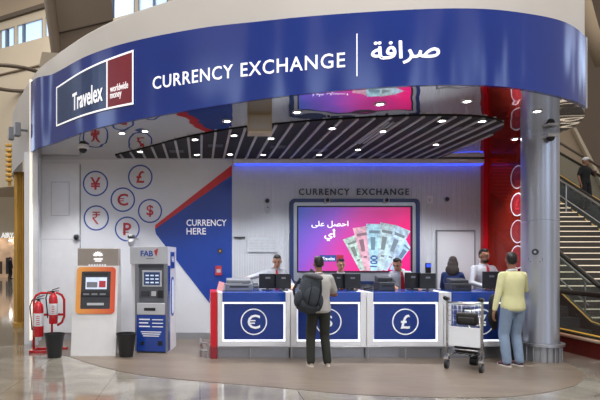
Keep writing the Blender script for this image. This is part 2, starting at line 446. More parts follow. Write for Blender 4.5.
# cove and blue light line under it
c = MB().bb(.66, 5.6, YW-.16, YW+.02, 3.5, 3.58).build('cove', 'white', o)
c = MB().bb(.7, 5.6, YW-.12, YW+.0, 3.475, 3.5).build('cove_light', 'ledblue', o)
mb = MB(); mb.bb(-3.16, .64, YW-.02, YW, 0, .14); o = mb.build('baseboard_left', 'alu'); struct(o)
# right red glass wall and its post
o = MB().bb(5.7, 5.72, 8.72, 10.52, 0.02, CT).build('wall_right', 'redglass'); struct(o)
o2 = MB().bb(5.62, 5.76, 10.5, 10.62, 0, CT).build('post', 'red', o)
# left door panels in the white wall
def panel_lines(mb, x0, x1, z0, z1, Y, w=.012):
    mb.bb(x0, x1, Y-.006, Y, z0, z0+w); mb.bb(x0, x1, Y-.006, Y, z1-w, z1); mb.bb(x0, x0+w, Y-.006, Y, z0, z1); mb.bb(x1-w, x1, Y-.006, Y, z0, z1)
mb = MB(); mb.bb(PX(42, YW), PX(80, YW), YW-.04, YW, .14, 3.52, bev=.006)
o = mb.build('door_1', 'white'); struct(o)
mb = MB(); panel_lines(mb, PX(51.5, YW), PX(70, YW), PZ(216, YW), PZ(182, YW), YW-.04, .014)
mb.bb(PX(43, YW), PX(80, YW), YW-.046, YW-.04, PZ(239.5, YW), PZ(239, YW)); mb.build('panel_moulding', 'lightgrey', o)
MB().bb(PX(80, YW), PX(80.6, YW), YW-.02, YW, .14, 3.5).build('edge_gap', 'midgrey', o)
# plain flush door in the ribbed wall
mb = MB(); mb.bb(PX(437, YW), PX(474, YW), YW-.01, YW+.02, .05, PZ(231, YW))
o = mb.build('door_2', 'rib'); struct(o)
mb = MB(); mb.bb(PX(436, YW), PX(437, YW), YW-.02, YW+.02, 0, PZ(230.5, YW)); mb.bb(PX(474, YW), PX(475, YW), YW-.02, YW+.02, 0, PZ(230.5, YW)); mb.bb(PX(436, YW), PX(475, YW), YW-.02, YW+.02, PZ(231.5, YW), PZ(230, YW))
mb.build('door_frame', 'midgrey', o)

# ------------------------------------------------------------------ soffit, raft of slats
sof = [(x, y) for x, y, t in CUR[2*NSEG:]]
sof = [(-3.3, YW+.1)] + sof
o = MB().prism(sof, CT, CT+.04).build('ceiling', 'mirror'); struct(o)
raft = [(-1.62, 10.42), (-1.62, 10.1), (-.85, 9.3), (-.33, 8.7), (.45, 8.05), (1.0, 7.8), (1.7, 7.54), (2.8, 7.3), (3.7, 7.3), (4.2, 7.5), (4.5, 7.85), (4.6, 8.3), (4.68, 9.4), (4.72, 10.42)]
rf = [(p[0], p[1]) for p in catmull(raft[1:-1], 6)]
rf = [raft[0]] + rf + [raft[-1]]
rp = MB().prism(rf, CT-.012, CT-.003).build('ceiling_raft', 'void'); struct(rp)
mb = MB()
for a, b in zip(rf, rf[1:]):
    n = V((b[1]-a[1], a[0]-b[0], 0)).normalized()*.05
    mb.quad((a[0], a[1], CT-.003), (b[0], b[1], CT-.003), (b[0], b[1], CT-.014), (a[0], a[1], CT-.014))
mb.build('raft_rim', 'void', rp)
def yrange(x):
    ys = []
    n = len(rf)
    for i in range(n):
        a, b = rf[i], rf[(i+1) % n]
        if (a[0] <= x) != (b[0] <= x): ys.append(a[1]+(b[1]-a[1])*(x-a[0])/(b[0]-a[0]))
    return (min(ys), max(ys)) if len(ys) >= 2 else None
x = -1.5
sl0 = None
while x < 4.7:
    r = yrange(x)
    if r and r[1]-r[0] > .15:
        mb = MB().bb(-.019, .019, r[0]+.01, r[1]-.01, CT-.032, CT-.012); mb.build('slat', 'slat', rp, loc=(x, 0, 0))
    x += .218
mb = MB()
for i in range(4): mb.bb(2.62+i*.07, 2.65+i*.07, 7.6, 9.0, CT-.03, CT-.012)
mb.build('air_grille', 'slat', rp)
# vent panels seen in the dark gaps
mb = MB()
for x, y in ((2.2, 9.6), (3.0, 10.0), (3.5, 10.0), (1.4, 9.3), (-.4, 9.7), (.3, 9.2), (4.0, 8.0)): mb.bb(x-.16, x+.1, y-.12, y+.12, CT-.018, CT-.012)
mb.build('service_panel', 'darkgrey', rp)

# downlights
def downlight(z=0):
    t = thing('downlight', '', 'ceiling light', (0, 0, 0))
    mb = MB(); mb.lathe([(.06, .0), (.068, -.01), (.048, -.01), (.046, -.004)], n=20).build('trim_ring', 'white', t, smooth=40)
    mb = MB(); mb.lathe([(.04, -.003), (.035, -.008), (.001, -.009)], n=20).build('lens', 'lens', t, smooth=40)
    return t
proto = downlight()
used = False
def place_dl(x, y, z, label, group):
    global used
    o = proto if not used else copy_tree(proto); used = True
    o.location = (x, y, z); o['label'] = label; o['group'] = group
    return o
soff_l = [(122, 133), (145, 131), (227, 121), (297, 112), (380, 104), (467, 101), (537, 111), (515, 139)]
raft_l = [(140, 153), (195, 141), (197, 156), (230, 155.5), (234, 137), (271, 140), (263, 156), (319, 156), (332, 130), (358, 151), (383, 133), (442, 122.5), (436, 146), (482, 123)]
def ceil_pt(px, py, z): d = (z-H)*F/(CY-py); return PX(px, d), d
wh = {122: 'white downlight at the left end of the mirrored soffit', 145: 'white downlight in the mirrored soffit under the first C of the fascia', 227: 'white downlight in soffit over the blue wall graphic',
      297: 'white downlight in soffit above left corner of the screen', 380: 'white downlight in soffit above the banknotes of the screen', 467: 'white downlight in soffit above the round end of the slats',
      537: 'white downlight in soffit in front of the metal column', 515: 'white downlight in soffit above the red glass wall'}
for px, py in soff_l:
    x, y = ceil_pt(px, py, CT); place_dl(x, y, CT-.001, wh[px], 'downlights in the mirrored soffit')
ORD = ('leftmost', 'second from the left', 'third from the left', 'middle', 'third from the right', 'second from the right', 'rightmost')
def raft_label(px, py):
    back = py >= 145
    row = sorted(a for a, b in raft_l if (b >= 145) == back)
    return 'small downlight between black ceiling slats, %s of the %s row' % (ORD[row.index(px)], 'back' if back else 'front')
for px, py in raft_l:
    x, y = ceil_pt(px, py, CT-.06)
    y = min(y, 10.3)
    place_dl(x, y, CT-.033, raft_label(px, py), 'downlights in the slatted raft')

# ------------------------------------------------------------------ bulkhead drum and blue fascia
wt = {0: 4.8, 1: 5.0, 2: 5.06, 3: 5.16, 4: 5.16, 5: 5.18}
def wtop(i):
    k = i/NSEG
    a = int(k); t = k-a
    f = lambda q: wt.get(min(q, 5), 5.3)
    return f(a)+(f(a+1)-f(a))*t
mb = MB()
outer = []
for i, (x, y, t) in enumerate(CUR):
    i0, i1 = max(i-1, 0), min(i+1, len(CUR)-1)
    tx, ty = CUR[i1][0]-CUR[i0][0], CUR[i1][1]-CUR[i0][1]; l = math.hypot(tx, ty); outer.append((x, y, ty/l, -tx/l))
prev = None
for i, (x, y, nx, ny) in enumerate(outer):
    a = [mb.b.verts.new((x-nx*o_, y-ny*o_, z)) for o_, z in ((.0, CT), (.0, wtop(i)-.05), (.05, wtop(i)), (.6, wtop(i)+.02), (.6, CT+.05))]
    if prev:
        for k in range(4): mb.b.faces.new((prev[k], a[k], a[k+1], prev[k+1]))
    prev = a
o = mb.build('wall_front', 'drum', smooth=50); struct(o)
fs = thing('fascia_sign', 'long curved royal blue fascia sign with white currency exchange lettering', 'sign', (0, 0, 0))
mb = MB(); prev = None
for x, y, t in FAS:
    s_ = cum[FAS.index((x, y, t))]
    x, y, tp, nx, ny = fas_at(s_)
    a = [mb.b.verts.new((x+nx*o_, y+ny*o_, z)) for o_, z in ((0, CT-.005), (.05, CT-.005), (.05, tp), (0, tp))]
    if prev:
        for k in range(4): mb.b.faces.new((prev[k], a[k], a[(k+1) % 4], prev[(k+1) % 4]))
    else: mb.b.faces.new(a)
    prev = a
mb.b.faces.new(prev[::-1])
mb.build('blue_band', 'fascia', fs, smooth=40)
# end cap strip at the right
x, y, tp, nx, ny = fas_at(cum[-1])
mb = MB(); mb.box((x+nx*.03+.02, y+ny*.03+.02, (CT+tp)/2), (.05, .05, tp-CT+.02), (0, 0, math.atan2(ny, nx))).build('end_cap', 'lightgrey', fs)
# lettering
f = on_fascia(.052)
for wd, a_, b_ in (('CURRENCY', 153, 233), ('EXCHANGE', 241, 345.5)):
    mb = MB(); text_to(mb, wd, s_of(a_), s_of(b_), -.185, -.012, f, bold=.006, ext=.02, spacing=1.1); mb.build('lettering', 'lettering', fs)
mb = MB(); s0 = s_of(357)
mb.loft([[f(s0-.006, -.3, 0), f(s0+.006, -.3, 0), f(s0+.006, -.3, .04), f(s0-.006, -.3, .04)], [f(s0-.006, .19, 0), f(s0+.006, .19, 0), f(s0+.006, .19, .04), f(s0-.006, .19, .04)]]); mb.build('divider_line', 'lettering', fs)
mb = MB(); glyph_text(mb, '\ufe94\ufed3\ufe8d\ufeae\ufebb', s_of(371), s_of(440), -.185, .085, f, bold=.018, ext=.02); mb.build('arabic_lettering', 'lettering', fs)
def curved_plate(mb, s0, s1, v0, v1, off, th=.01, n=14):
    g = tiltv(on_fascia(off)); R = []
    for i in range(n+1):
        s_ = s0+(s1-s0)*i/n
        R.append([g(s_, v0, 0), g(s_, v1, 0), g(s_, v1, th/.4), g(s_, v0, th/.4)])
    mb.loft(R); return mb
sa, sb, sd = s_of(57), s_of(134), s_of(107.5)
v0, v1 = -.33, .33
def tiltv(fn):
    return lambda s_, v, w: fn(s_, v*(1+.17*(s_-sa)/(sb-sa)) - .01 + .05*(s_-sa)/(sb-sa), w)
lp = curved_plate(MB(), sa, sb, v0, v1, .05, .012).build('logo_panel', 'logoblue', fs)
curved_plate(MB(), sd, sb-.02, v0+.02, v1-.02, .063, .004).build('red_field', 'logored', lp)
mb = MB()
w = .024
for a, b, c, d in ((sa, sb, v0, v0+w), (sa, sb, v1-w, v1), (sa, sa+w, v0, v1), (sb-w, sb, v0, v1), (sd-w/2, sd+w/2, v0, v1)): curved_plate(mb, a, b, c, d, .068, .004)
mb.build('border', 'lettering', lp)
g = tiltv(on_fascia(.072))
mb = MB(); text_to(mb, 'Travelex', s_of(73.5), s_of(103.5), -.2, .06, g, bold=.015, ext=.01); mb.build('brand_lettering', 'lettering', lp)
mb = MB(); text_to(mb, 'worldwide', s_of(111), s_of(129), -.12, -.03, g, bold=.005, ext=.01); text_to(mb, 'money', s_of(111), s_of(122.5), -.23, -.14, g, bold=.005, ext=.01); mb.build('strapline_lettering', 'lettering', lp)
# two floodlights on the bulkhead's side
for k, (px, py, lab) in enumerate(((11.5, 134, 'small grey floodlight on bulkhead side, farther from the blue sign'), (20, 130, 'small grey floodlight on bulkhead side, next to the lit post'))):
    j = min(range(NSEG, 2*NSEG+1), key=lambda q: abs(PX((20.5, 28)[k], CUR[q][1])-CUR[q][0])); jx, jy = CUR[j][:2]; dx_, dy_ = CUR[j+1][0]-jx, CUR[j+1][1]-jy; l_ = math.hypot(dx_, dy_)
    d = jy-dx_/l_*.12; X = jx+dy_/l_*.12; Z = PZ(py, d)
    t = thing('floodlight', lab, 'floodlight', (X, d, Z), math.atan2(dy_, dx_), 'floodlights on the bulkhead')
    MB().box((0, -.07, 0), (.16, .1, .26), bev=.015).build('housing', 'midgrey', t)
    MB().box((0, -.125, 0), (.12, .01, .2)).build('glass_front', 'lightgrey', t)
    MB().cyl((0, -.04, 0), (0, .115, 0), .025, n=8).build('bracket', 'midgrey', t)

# lit post, gold column
mb = MB(); mb.bb(-3.165, -3.125, 9.84, 9.9, .1, 4.95); o = mb.build('trim_1', 'ledwarm'); struct(o)
mb = MB(); mb.bb(-3.12, -3.03, 9.9, 9.96, 0, CT); o = mb.build('trim_2', 'lightgrey'); struct(o)
mb = MB()
cxg, cyg, rg = PX(21.5, 12.6), 12.6, .16
ring = []
for k in range(96):
    a = 2*PI*k/96; r = rg*(1+.06*math.cos(a*24)); ring.append((cxg+r*math.cos(a), cyg+r*math.sin(a)))
mb.prism(ring, 0.12, CT+.05); mb.lathe([(.2, 0), (.2, .1), (.17, .12)], (cxg, cyg, 0))
o = mb.build('column_gold', 'gold'); struct(o)

# metal column
KX, KY, KR = 5.45, 8.5, .265
mb = MB(); mb.lathe([(KR, .02), (KR, PZ(220.4, 8.2)), (KR-.006, PZ(220.2, 8.2)), (KR-.006, PZ(219.6, 8.2)), (KR, PZ(219.4, 8.2)), (KR, CT)], (KX, KY, 0), n=64)
o = mb.build('column', 'column', smooth=30); struct(o)
mb = MB(); mb.lathe([(KR+.06, .245), (KR+.075, .25), (KR+.075, .29), (KR+.06, .295), (KR+.02, .295), (KR+.02, .245)], (KX, KY, 0), n=48); mb.build('fender_ring', 'steel', o, smooth=40)
mb = MB()
for k in range(18):
    a = 2*PI*k/18; p = V((KX+(KR+.03)*math.cos(a), KY+(KR+.03)*math.sin(a), 0)); mb.cyl(p, p+V((0, 0, .25)), .012, n=8)
mb.lathe([(KR+.012, 0), (KR+.012, .24)], (KX, KY, 0), n=48)
mb.build('fender_skirt', 'alu', o)
# decal on column
t = thing('column_sticker', 'small dark round sticker with printed lines on the metal column', 'sticker', (KX, KY, 1.7))
def oncol(ang, v, w=0): return V(((KR+.003+w)*math.cos(ang), (KR+.003+w)*math.sin(ang), v))
a0 = math.radians(-136)
mb = MB(); c = mb.b.verts.new(oncol(a0, .03)); rr = [mb.b.verts.new(oncol(a0+.05*math.cos(2*PI*k/20)/KR, .03+.05*math.sin(2*PI*k/20))) for k in range(20)]
for k in range(20): mb.b.faces.new((c, rr[k], rr[(k+1) % 20]))
mb.build('disc', 'greyletter', t)
mb = MB(); c = mb.b.verts.new(oncol(a0, .03, .002)); rr = [mb.b.verts.new(oncol(a0+.018*math.cos(2*PI*k/20)/KR, .03+.018*math.sin(2*PI*k/20), .002)) for k in range(20)]
for k in range(20): mb.b.faces.new((c, rr[k], rr[(k+1) % 20]))
mb.build('disc_centre', 'lightgrey', t)
mb = MB()
for v, w_ in ((-.08, .1), (-.105, .1), (-.13, .07)):
    mb.quad(oncol(a0-w_/KR, v), oncol(a0+w_/KR, v), oncol(a0+w_/KR, v+.012), oncol(a0-w_/KR, v+.012))
mb.build('printed_lines', 'greyletter', t)

# ------------------------------------------------------------------ wall signs
def symbol_mesh(mb, sym, h, fn, bold=.018):
    bars = {'\u20ac': [(-.42, .12, .08), (-.42, .08, -.1)], '\u20bd': [(-.36, .1, -.08), (-.36, .12, -.26)]}.get(sym, [])
    if sym == '\u20b9':
        polys = [[(-.3, .5), (.3, .5), (.3, .41), (-.3, .41)], [(-.3, .3), (.3, .3), (.3, .21), (-.3, .21)], [(-.3, -.02), (-.18, -.02), (.2, -.5), (.06, -.5), (-.3, -.06)], [(-.3, .07), (-.1, .07), (-.1, -.02), (-.3, -.02)]]
        arc = [(-.12+.21*math.cos(a), .245+.245*math.sin(a)) for a in [PI/2-PI*i/12 for i in range(13)]]; arc2 = [(-.12+.11*math.cos(a), .245+.165*math.sin(a)) for a in [-PI/2+PI*i/12 for i in range(13)]]
        for i in range(12): polys.append([arc[i], arc[i+1], arc2[11-i], arc2[12-i]])
    else:
        polys = [[(a, b-.04), (c, b-.04), (c, b+.04), (a, b+.04)] for a, c, b in bars]
        me = text_mesh({'\u20bd': 'P', '\u20ac': 'C'}.get(sym, sym), bold, .01); a, b, c, d = bounds(me); k = h/(d-c)
        mb.add_mesh(me, lambda co: fn((co.x-(a+b)/2)*k, (co.y-(c+d)/2)*k, max(co.z, 0)*.4)); bpy.data.meshes.remove(me)
    for P in polys:
        mb.loft([[fn(p[0]*h, p[1]*h, 0) for p in P], [fn(p[0]*h, p[1]*h, .004) for p in P]])
    return mb
def emblem(px, py, r_px, sym, name, label, Y=YW, th=.006, R=None, ringm='symblue', symm='symred', group=None, grow=1.0):
    x, z = PX(px, Y), PZ(py, Y); R = R or r_px*Y/F
    t = thing(name, label, 'emblem', (x, Y, z), 0, group)
    MB().ring((0, 0, 0), R, .028, th).build('circle', ringm, t)
    draw_symbol(sym, R, t, symm, grow)
    return t
def draw_symbol(sym, R, t, m, grow=1.0):
    h = R*1.05*grow
    symbol_mesh(MB(), sym, h, lambda u, v, w: V((u, -.002-w, v))).build('symbol', m, t)
G = 'round currency emblems on the white wall'
emblem(95.5, 183.5, 12, '\u00a5', 'yen_emblem', 'blue circle with red yen sign on the white wall', group=G)
emblem(140.3, 177, 11.6, '\u00a3', 'pound_emblem', 'blue circle with red pound sign on the white wall', group=G)
emblem(122.8, 199.7, 11.6, '\u20ac', 'euro_emblem', 'blue circle with red euro sign on the white wall', group=G)
emblem(150, 211, 11.4, '$', 'dollar_emblem', 'blue circle with red dollar sign beside the blue wall graphic', group=G)
emblem(96.3, 218, 12, '\u20b9', 'rupee_emblem', 'blue circle with red rupee sign above the white kiosk', group=G)
emblem(127.3, 229, 11.8, '\u20bd', 'ruble_emblem', 'blue circle with red ruble sign above the bank machine', group=G)
# blue arrow-shaped wall graphic
wg = thing('wall_graphic', 'large blue angled wall graphic reading currency here with red edge', 'wall graphic', (0, YW, 0))
P2 = lambda px, py: (PX(px, YW), PZ(py, YW))
MB().prism([P2(232, 173), P2(157.5, 225), P2(155, 229), P2(156, 234), P2(211, 305), P2(232, 318)], -.008, 0, 'y').build('blue_field', 'blue', wg)
MB().prism([P2(232, 165), P2(232, 175), P2(157, 227.5), P2(155, 229), P2(155.4, 225)], -.012, -.001, 'y').build('red_stripe', 'red', wg)
mb = MB(); fp = lambda u, v, w: V((u, -.01-max(w, 0)*.4, v))
text_to(mb, 'CURRENCY', PX(186.5, YW), PX(226.5, YW), PZ(226, YW), PZ(219.5, YW), fp, .012, .01); mb.build('lettering', 'printwhite', wg); mb = MB()
text_to(mb, 'HERE', PX(186.5, YW), PX(206, YW), PZ(234.5, YW), PZ(228, YW), fp, .012, .01); mb.build('lettering', 'printwhite', wg)
# lettering over the screen
t = thing('wall_lettering', 'dark grey currency exchange letters on the ribbed wall above the screen', 'sign', (0, YW, 0))
mb = MB(); fp = lambda u, v, w: V((u, .012-max(w, 0), v))
text_to(mb, 'CURRENCY', PX(299, YW), PX(349.5, YW), PZ(195, YW), PZ(188.5, YW), fp, .012, .02, spacing=1.25)
text_to(mb, 'EXCHANGE', PX(357, YW), PX(409, YW), PZ(195, YW), PZ(188.5, YW), fp, .012, .02, spacing=1.25); mb.build('letters', 'greyletter', t)
# big screen
sc = thing('advertising_screen', 'large digital screen with banknote advert in a navy rounded frame', 'screen', (0, YW, 0))
mb = MB(); frame_prism(mb, rrect(PX(289.5, YW), PX(418.5, YW), PZ(284, YW), PZ(199, YW), .09), rrect(PX(293, YW), PX(415, YW), PZ(281, YW), PZ(202.5, YW), .05), .02, -.07); mb.build('outer_frame', 'navy', sc)
mb = MB(); frame_prism(mb, rrect(PX(293, YW), PX(415, YW), PZ(281, YW), PZ(202.5, YW), .05), rrect(PX(296.5, YW), PX(411.5, YW), PZ(272.5, YW), PZ(206, YW), .01), .02, -.045); mb.build('inner_frame', 'alu', sc)
mb = MB(); frame_prism(mb, rrect(PX(296.5, YW), PX(411.5, YW), PZ(272.5, YW), PZ(206, YW), .01), rrect(PX(297.8, YW), PX(410, YW), PZ(271, YW), PZ(207.3, YW), .006), .02, -.055); mb.build('bezel', 'black', sc)
dp = MB().bb(PX(297.8, YW), PX(410, YW), -.03, .0, PZ(271, YW), PZ(207.3, YW)).build('display', 'display', sc)
fp = lambda u, v, w: V((u, -.033-max(w, 0)*.1, v))
mb = MB()
glyph_text(mb, '\ufef0\ufee0\ufecb \ufede\ufebc\ufea3\ufe8d', PX(311, YW), PX(348, YW), PZ(228, YW), PZ(221, YW), fp, .02, .01)
glyph_text(mb, '\ufef1\ufe83', PX(324, YW), PX(335, YW), PZ(241, YW), PZ(229, YW), fp, .025, .01); mb.build('arabic_lettering', 'lettering', dp)
mb = MB(); mb.bb(PX(319, YW), PX(336, YW), -.036, -.031, PZ(261.5, YW), PZ(255, YW)); mb.build('logo_field', 'symblue', dp)
mb = MB(); mb.bb(PX(336, YW), PX(343, YW), -.036, -.031, PZ(261.5, YW), PZ(255, YW)); mb.build('logo_red_field', 'symred', dp)
mb = MB(); text_to(mb, 'Travelex', PX(322, YW), PX(334.5, YW), PZ(260.3, YW), PZ(257, YW), lambda u, v, w: V((u, -.038, v)), .01, 0); mb.build('logo_lettering', 'lettering', dp)
for i, (bx, by, tx, ty, w_, c1) in enumerate(((362, 271, 349.5, 237, 15, '#b9cdc4'), (367, 271, 360, 227, 16, '#d8a8b8'), (373, 271, 374, 224, 17, '#a9d3ea'), (379, 271, 388, 224, 17, '#b8cfd6'), (384, 271, 402, 228, 17, '#b6cfe6'), (391, 271, 411, 243, 16, '#9fc0e6'))):
    m = mat('banknote_print', c1, .5, var=.4, scale=14, emit=c1, es=.22)
    m.node_tree.links.new([n for n in m.node_tree.nodes if n.type == 'VALTORGB'][0].outputs[0], m.node_tree.nodes['Principled BSDF'].inputs['Emission Color'])
    d_ = V((tx-bx, 0, -(ty-by))).normalized(); n_ = V((d_.z, 0, -d_.x))
    def W(px, py): return V((PX(px, YW), 0, PZ(py, YW)))
    a, b = W(bx, by), W(tx, ty); hw = w_/2*YW/F
    y = V((0, -.034-.001*i, 0))
    pts = [a-n_*hw*.35+y, a+n_*hw*.35+y, b+n_*hw+y, b-n_*hw+y]
    xm, zm = PX(409.8, YW), PZ(270.8, YW)
    pts = [V((min(p.x, xm), p.y, max(p.z, zm))) for p in pts]
    bn = MB().quad(*pts).build('banknote_picture', m, dp)
    mk = mat('banknote_ink', c1, .5, var=.3, scale=30); mk.node_tree.nodes['Principled BSDF'].inputs['Base Color'].default_value = lin(c1)
    for l_ in list(mk.node_tree.links):
        if l_.to_socket.name == 'Base Color': mk.node_tree.links.remove(l_)
    mk.node_tree.nodes['Principled BSDF'].inputs['Base Color'].default_value = tuple(v*.45 for v in lin(c1)[:3]) + (1,)
    for k_, (t0, t1, s0, s1) in enumerate(((.45, .72, -.55, .15), (.8, .86, -.7, .7), (.3, .34, -.4, .4))):
        Q = []
        for tt, ss in ((t0, s0), (t0, s1), (t1, s1), (t1, s0)):
            ww = hw*(.35+.65*tt)*ss; p = a+(b-a)*tt+n_*ww+y+V((0, -.0004, 0)); Q.append(V((min(p.x, xm-.005), p.y, max(p.z, zm))))
        if (Q[0]-Q[1]).length > .01: MB().quad(*Q).build('ink_patch', mk, bn)
    q = [p + (V((0, -.0003, 0))) for p in (b*.12+a*.88+y-n_*hw*.25, b*.12+a*.88+y-n_*hw*.05, b*.95+a*.05+y-n_*hw*.3, b*.95+a*.05+y-n_*hw*.9)]
    if i == 2:
        mb = MB(); me = text_mesh('100', .02); A = bounds(me)
        mb.add_mesh(me, lambda co: a+y+V((0, -.0006, 0))+d_*((co.x-A[0])*.17+.08)+n_*((co.y-.35)*-.2+.0)); mb.build('numerals', 'symblue', bn)
# ceiling box hanging under the soffit
t = thing('hanging_box', 'beige rectangular box hanging under the soffit above the left cashier', 'ceiling box', (PX(259.5, 7.33), 7.33, 3.48))
MB().box((0, 0, 0), (.32, .2, .24), bev=.008).build('body', 'beige', t); MB().box((0, 0, -.125), (.32, .2, .03), bev=.004).build('lower_lip', 'cream', t)
MB().box((0, -.102, .0), (.28, .006, .17)).build('front_panel', 'taupe', t)
# cctv
def dome(px, py, d, name, label, wall=True, r=.06, up=False):
    t = thing(name, label, 'camera', (PX(px, d), d, PZ(py, d)), 0, 'security cameras')
    if up:
        MB().lathe([(r*1.1, .05), (r*1.15, .0), (r, -.01)], n=24).build('housing', 'white', t, smooth=40)
        MB().ell((0, 0, -.01), (r*.8, r*.8, r*.85)).build('dome', 'black', t, smooth=True)
    else:
        mb = MB(); mb.cyl((0, 0, 0), (0, -.05, 0), r*1.15, r*1.05, n=24).build('housing', 'lightgrey', t, smooth=40)
        MB().ell((0, -.05, 0), (r*.8, r*.8, r*.8)).build('dome', 'black', t, smooth=True)
    return t
dome(267, 201, YW+.02, 'dome_camera', 'dark round camera on ribbed wall left of the screen', r=.055)
dome(446, 199.5, YW+.02, 'dome_camera', 'dark round camera on ribbed wall right of the screen', r=.055)
dome(77, 237.5, YW-.02, 'dome_camera', 'dark ball camera on the white wall above the kiosk', r=.07)
dome(327, 200.5, YW-.072, 'dome_camera', 'small round camera on top frame of the screen, above the Arabic words', r=.05)
dome(386, 200.5, YW-.072, 'dome_camera', 'small round camera on top frame of the screen, above the banknotes', r=.05)
x, y = ceil_pt(83, 147, CT); dome(83, 148.5, y, 'dome_camera', 'white dome camera under the soffit above the left white door', r=.09, up=True)
dome(486, 149, 10.0, 'dome_camera', 'white dome camera under the soffit beside the red glass wall', r=.085, up=True)
t = thing('dome_camera', 'white dome camera on a bracket at the top of the metal column', 'camera', (KX-.05, KY-KR, 3.5), 0, 'security cameras')
MB().box((0, -.06, .02), (.16, .16, .05), bev=.01).build('housing', 'white', t); MB().ell((0, -.07, -.01), (.06, .06, .06)).build('dome', 'black', t, smooth=True)
# hanging cone camera above bank machine
t = thing('wall_camera', 'white cone shaped camera with dark cap above the bank machine', 'camera', (PX(131.5, 9.6), 9.6, PZ(240, 9.6)), 0, 'security cameras')
MB().lathe([(.02, .06), (.05, .03), (.075, -.03), (.05, -.1), (.02, -.13)], n=20).build('housing', 'lightgrey', t, smooth=40)
MB().lathe([(.055, .09), (.075, .06), (.06, .035)], n=20).build('cap', 'black', t, smooth=40)
MB().cyl((0, .05, .05), (0, 1.0, .05), .015, n=8).build('bracket', 'lightgrey', t)
# white teardrop under left wall camera, switch plates, notices
t = thing('smoke_sensor', 'pale oval sensor on ribbed wall under the left camera', 'sensor', (PX(267.5, YW), YW+.02, PZ(209, YW)))
MB().ell((0, -.01, 0), (.06, .03, .09)).build('body', 'lightgrey', t, smooth=True)
MB().ell((0, -.035, .03), (.015, .01, .015)).build('eye', 'darkgrey', t)
t = thing('switch_plate', 'white square switch plate on ribbed wall right of the screen', 'switch', (PX(429.5, YW), YW+.02, PZ(200, YW)))
MB().box((0, -.015, 0), (.13, .03, .16), bev=.01).build('plate', 'white', t); MB().box((0, -.034, 0), (.05, .01, .06), bev=.003).build('rocker', 'lightgrey', t)
t = thing('notice_board', 'pale printed notice sheets on ribbed wall behind the left cashier', 'notice', (PX(256, YW), YW+.02, PZ(244, YW)))
MB().box((.12, -.012, -.02), (.6, .02, .28)).build('sheet', 'frost', t)
mb = MB()
for r_ in range(4):
    for c_ in range(5): mb.box((-.1+c_*.11, -.024, .07-r_*.055), (.085, .002, .014+.012*((r_+c_) % 2)))
mb.build('print', 'lightgrey', t); MB().box((-.33, -.012, .13), (.22, .02, .03)).build('title_strip', 'darkgrey', t)
t = thing('call_point', 'red and grey fire call point on the blue wall graphic', 'call point', (PX(218.5, YW), YW-.008, PZ(270.5, YW)))
MB().box((0, -.02, 0), (.13, .04, .19), bev=.008).build('box', 'symred', t); MB().box((0, -.043, -.005), (.08, .006, .07)).build('glass', 'lightgrey', t)
t = thing('star_sticker', 'small dark star shaped fixture on the blue wall graphic', 'fixture', (PX(220, YW), YW-.008, PZ(251, YW)))
mb = MB(); mb.prism([((.08 if k % 2 else .035)*math.cos(PI/4*k+.4), (.08 if k % 2 else .035)*math.sin(PI/4*k+.4)) for k in range(8)], -.012, 0, 'y'); mb.build('star', 'black', t)
MB().cyl((0, -.012, 0), (0, -.02, 0), .022, n=16).build('centre', 'gold', t)
t = thing('wall_beacon', 'small dark wall device with glowing blue screen right of the screen', 'wall device', (PX(428, YW), YW+.02, PZ(268, YW)))
MB().box((0, -.025, 0), (.1, .05, .2), bev=.008).build('case', 'black', t); MB().box((0, -.052, .05), (.08, .006, .06)).build('blue_screen', 'cyan', t)
# red wall emblems
for k, (py, sym, nm) in enumerate(((177, '\u20ac', 'top'), (204.5, '\u00a3', 'second'), (231.5, '\u20b9', 'third'), (257, '$', 'lowest'))):
    t = thing('glass_emblem', '%s pale ring emblem from the top on the red glass wall' % nm if nm in ('second', 'third') else '%s pale ring emblem on the red glass wall' % nm, 'emblem', (5.695, 9.5, PZ(py, 9.5)), 0, 'ring emblems on the red glass')
    MB().ring((0, 0, 0), .2, .018, .004, axis='x').build('circle', 'printwhite', t)
    MB().cyl((0, 0, 0), (-.003, 0, 0), .19, n=32).build('red_disc', 'reddisc', t)
    symbol_mesh(MB(), sym, .2, lambda u, v, w: V((-.006-w, -u, v))).build('symbol', 'symred', t)

# ------------------------------------------------------------------ counters
CYF = 8.57
def counter(x0, x1, xl, xr, sym, label):
    """module from x0 to x1 with blue panel from xl to xr"""
    t = thing('service_counter', label, 'counter', ((x0+x1)/2, CYF, 0), 0, 'counter modules')
    c = (x0+x1)/2; a, b, l, r = x0-c, x1-c, xl-c, xr-c
    MB().bb(a+.005, b-.005, .1, .7, 0, .19).build('plinth', 'alu', t)
    mb = MB(); mb.bb(a, l, 0, .74, .19, 1.08, bev=.008); mb.bb(r, b, 0, .74, .19, 1.08, bev=.008); mb.bb(l, r, 0, .74, .19, .285); mb.bb(l, r, .08, .74, .285, .92)
    mb.build('frame', 'white', t)
    MB().bb(l+.03, r-.03, .03, .08, .315, .885).build('front_panel', 'panelblue', t)
    mb = MB(); mb.bb(l+.004, r-.004, .045, .075, .895, .912); mb.bb(l+.004, r-.004, .045, .075, .288, .298); mb.bb(l+.004, l+.014, .045, .075, .3, .89); mb.bb(r-.014, r-.004, .045, .075, .3, .89)
    mb.build('light_strip', 'led', t)
    MB().bb(l, r, -.02, .74, .925, 1.085, bev=.01).build('top', 'blue', t)
    em = MB().ring(((l+r)/2, .03, .6), .205, .018, .006, n=48).build('emblem_ring', 'printwhite', t)
    symbol_mesh(MB(), sym, .23, lambda u, v, w: V((u+(l+r)/2, .028-w, v+.6)), .012).build('symbol', 'printwhite', t)
    return t
Xc = lambda px: PX(px, CYF)
counter(Xc(217.5), Xc(290.5), Xc(222.5), Xc(285.5), '\u20ac', 'white counter module with euro sign on blue front, by the red end panel')
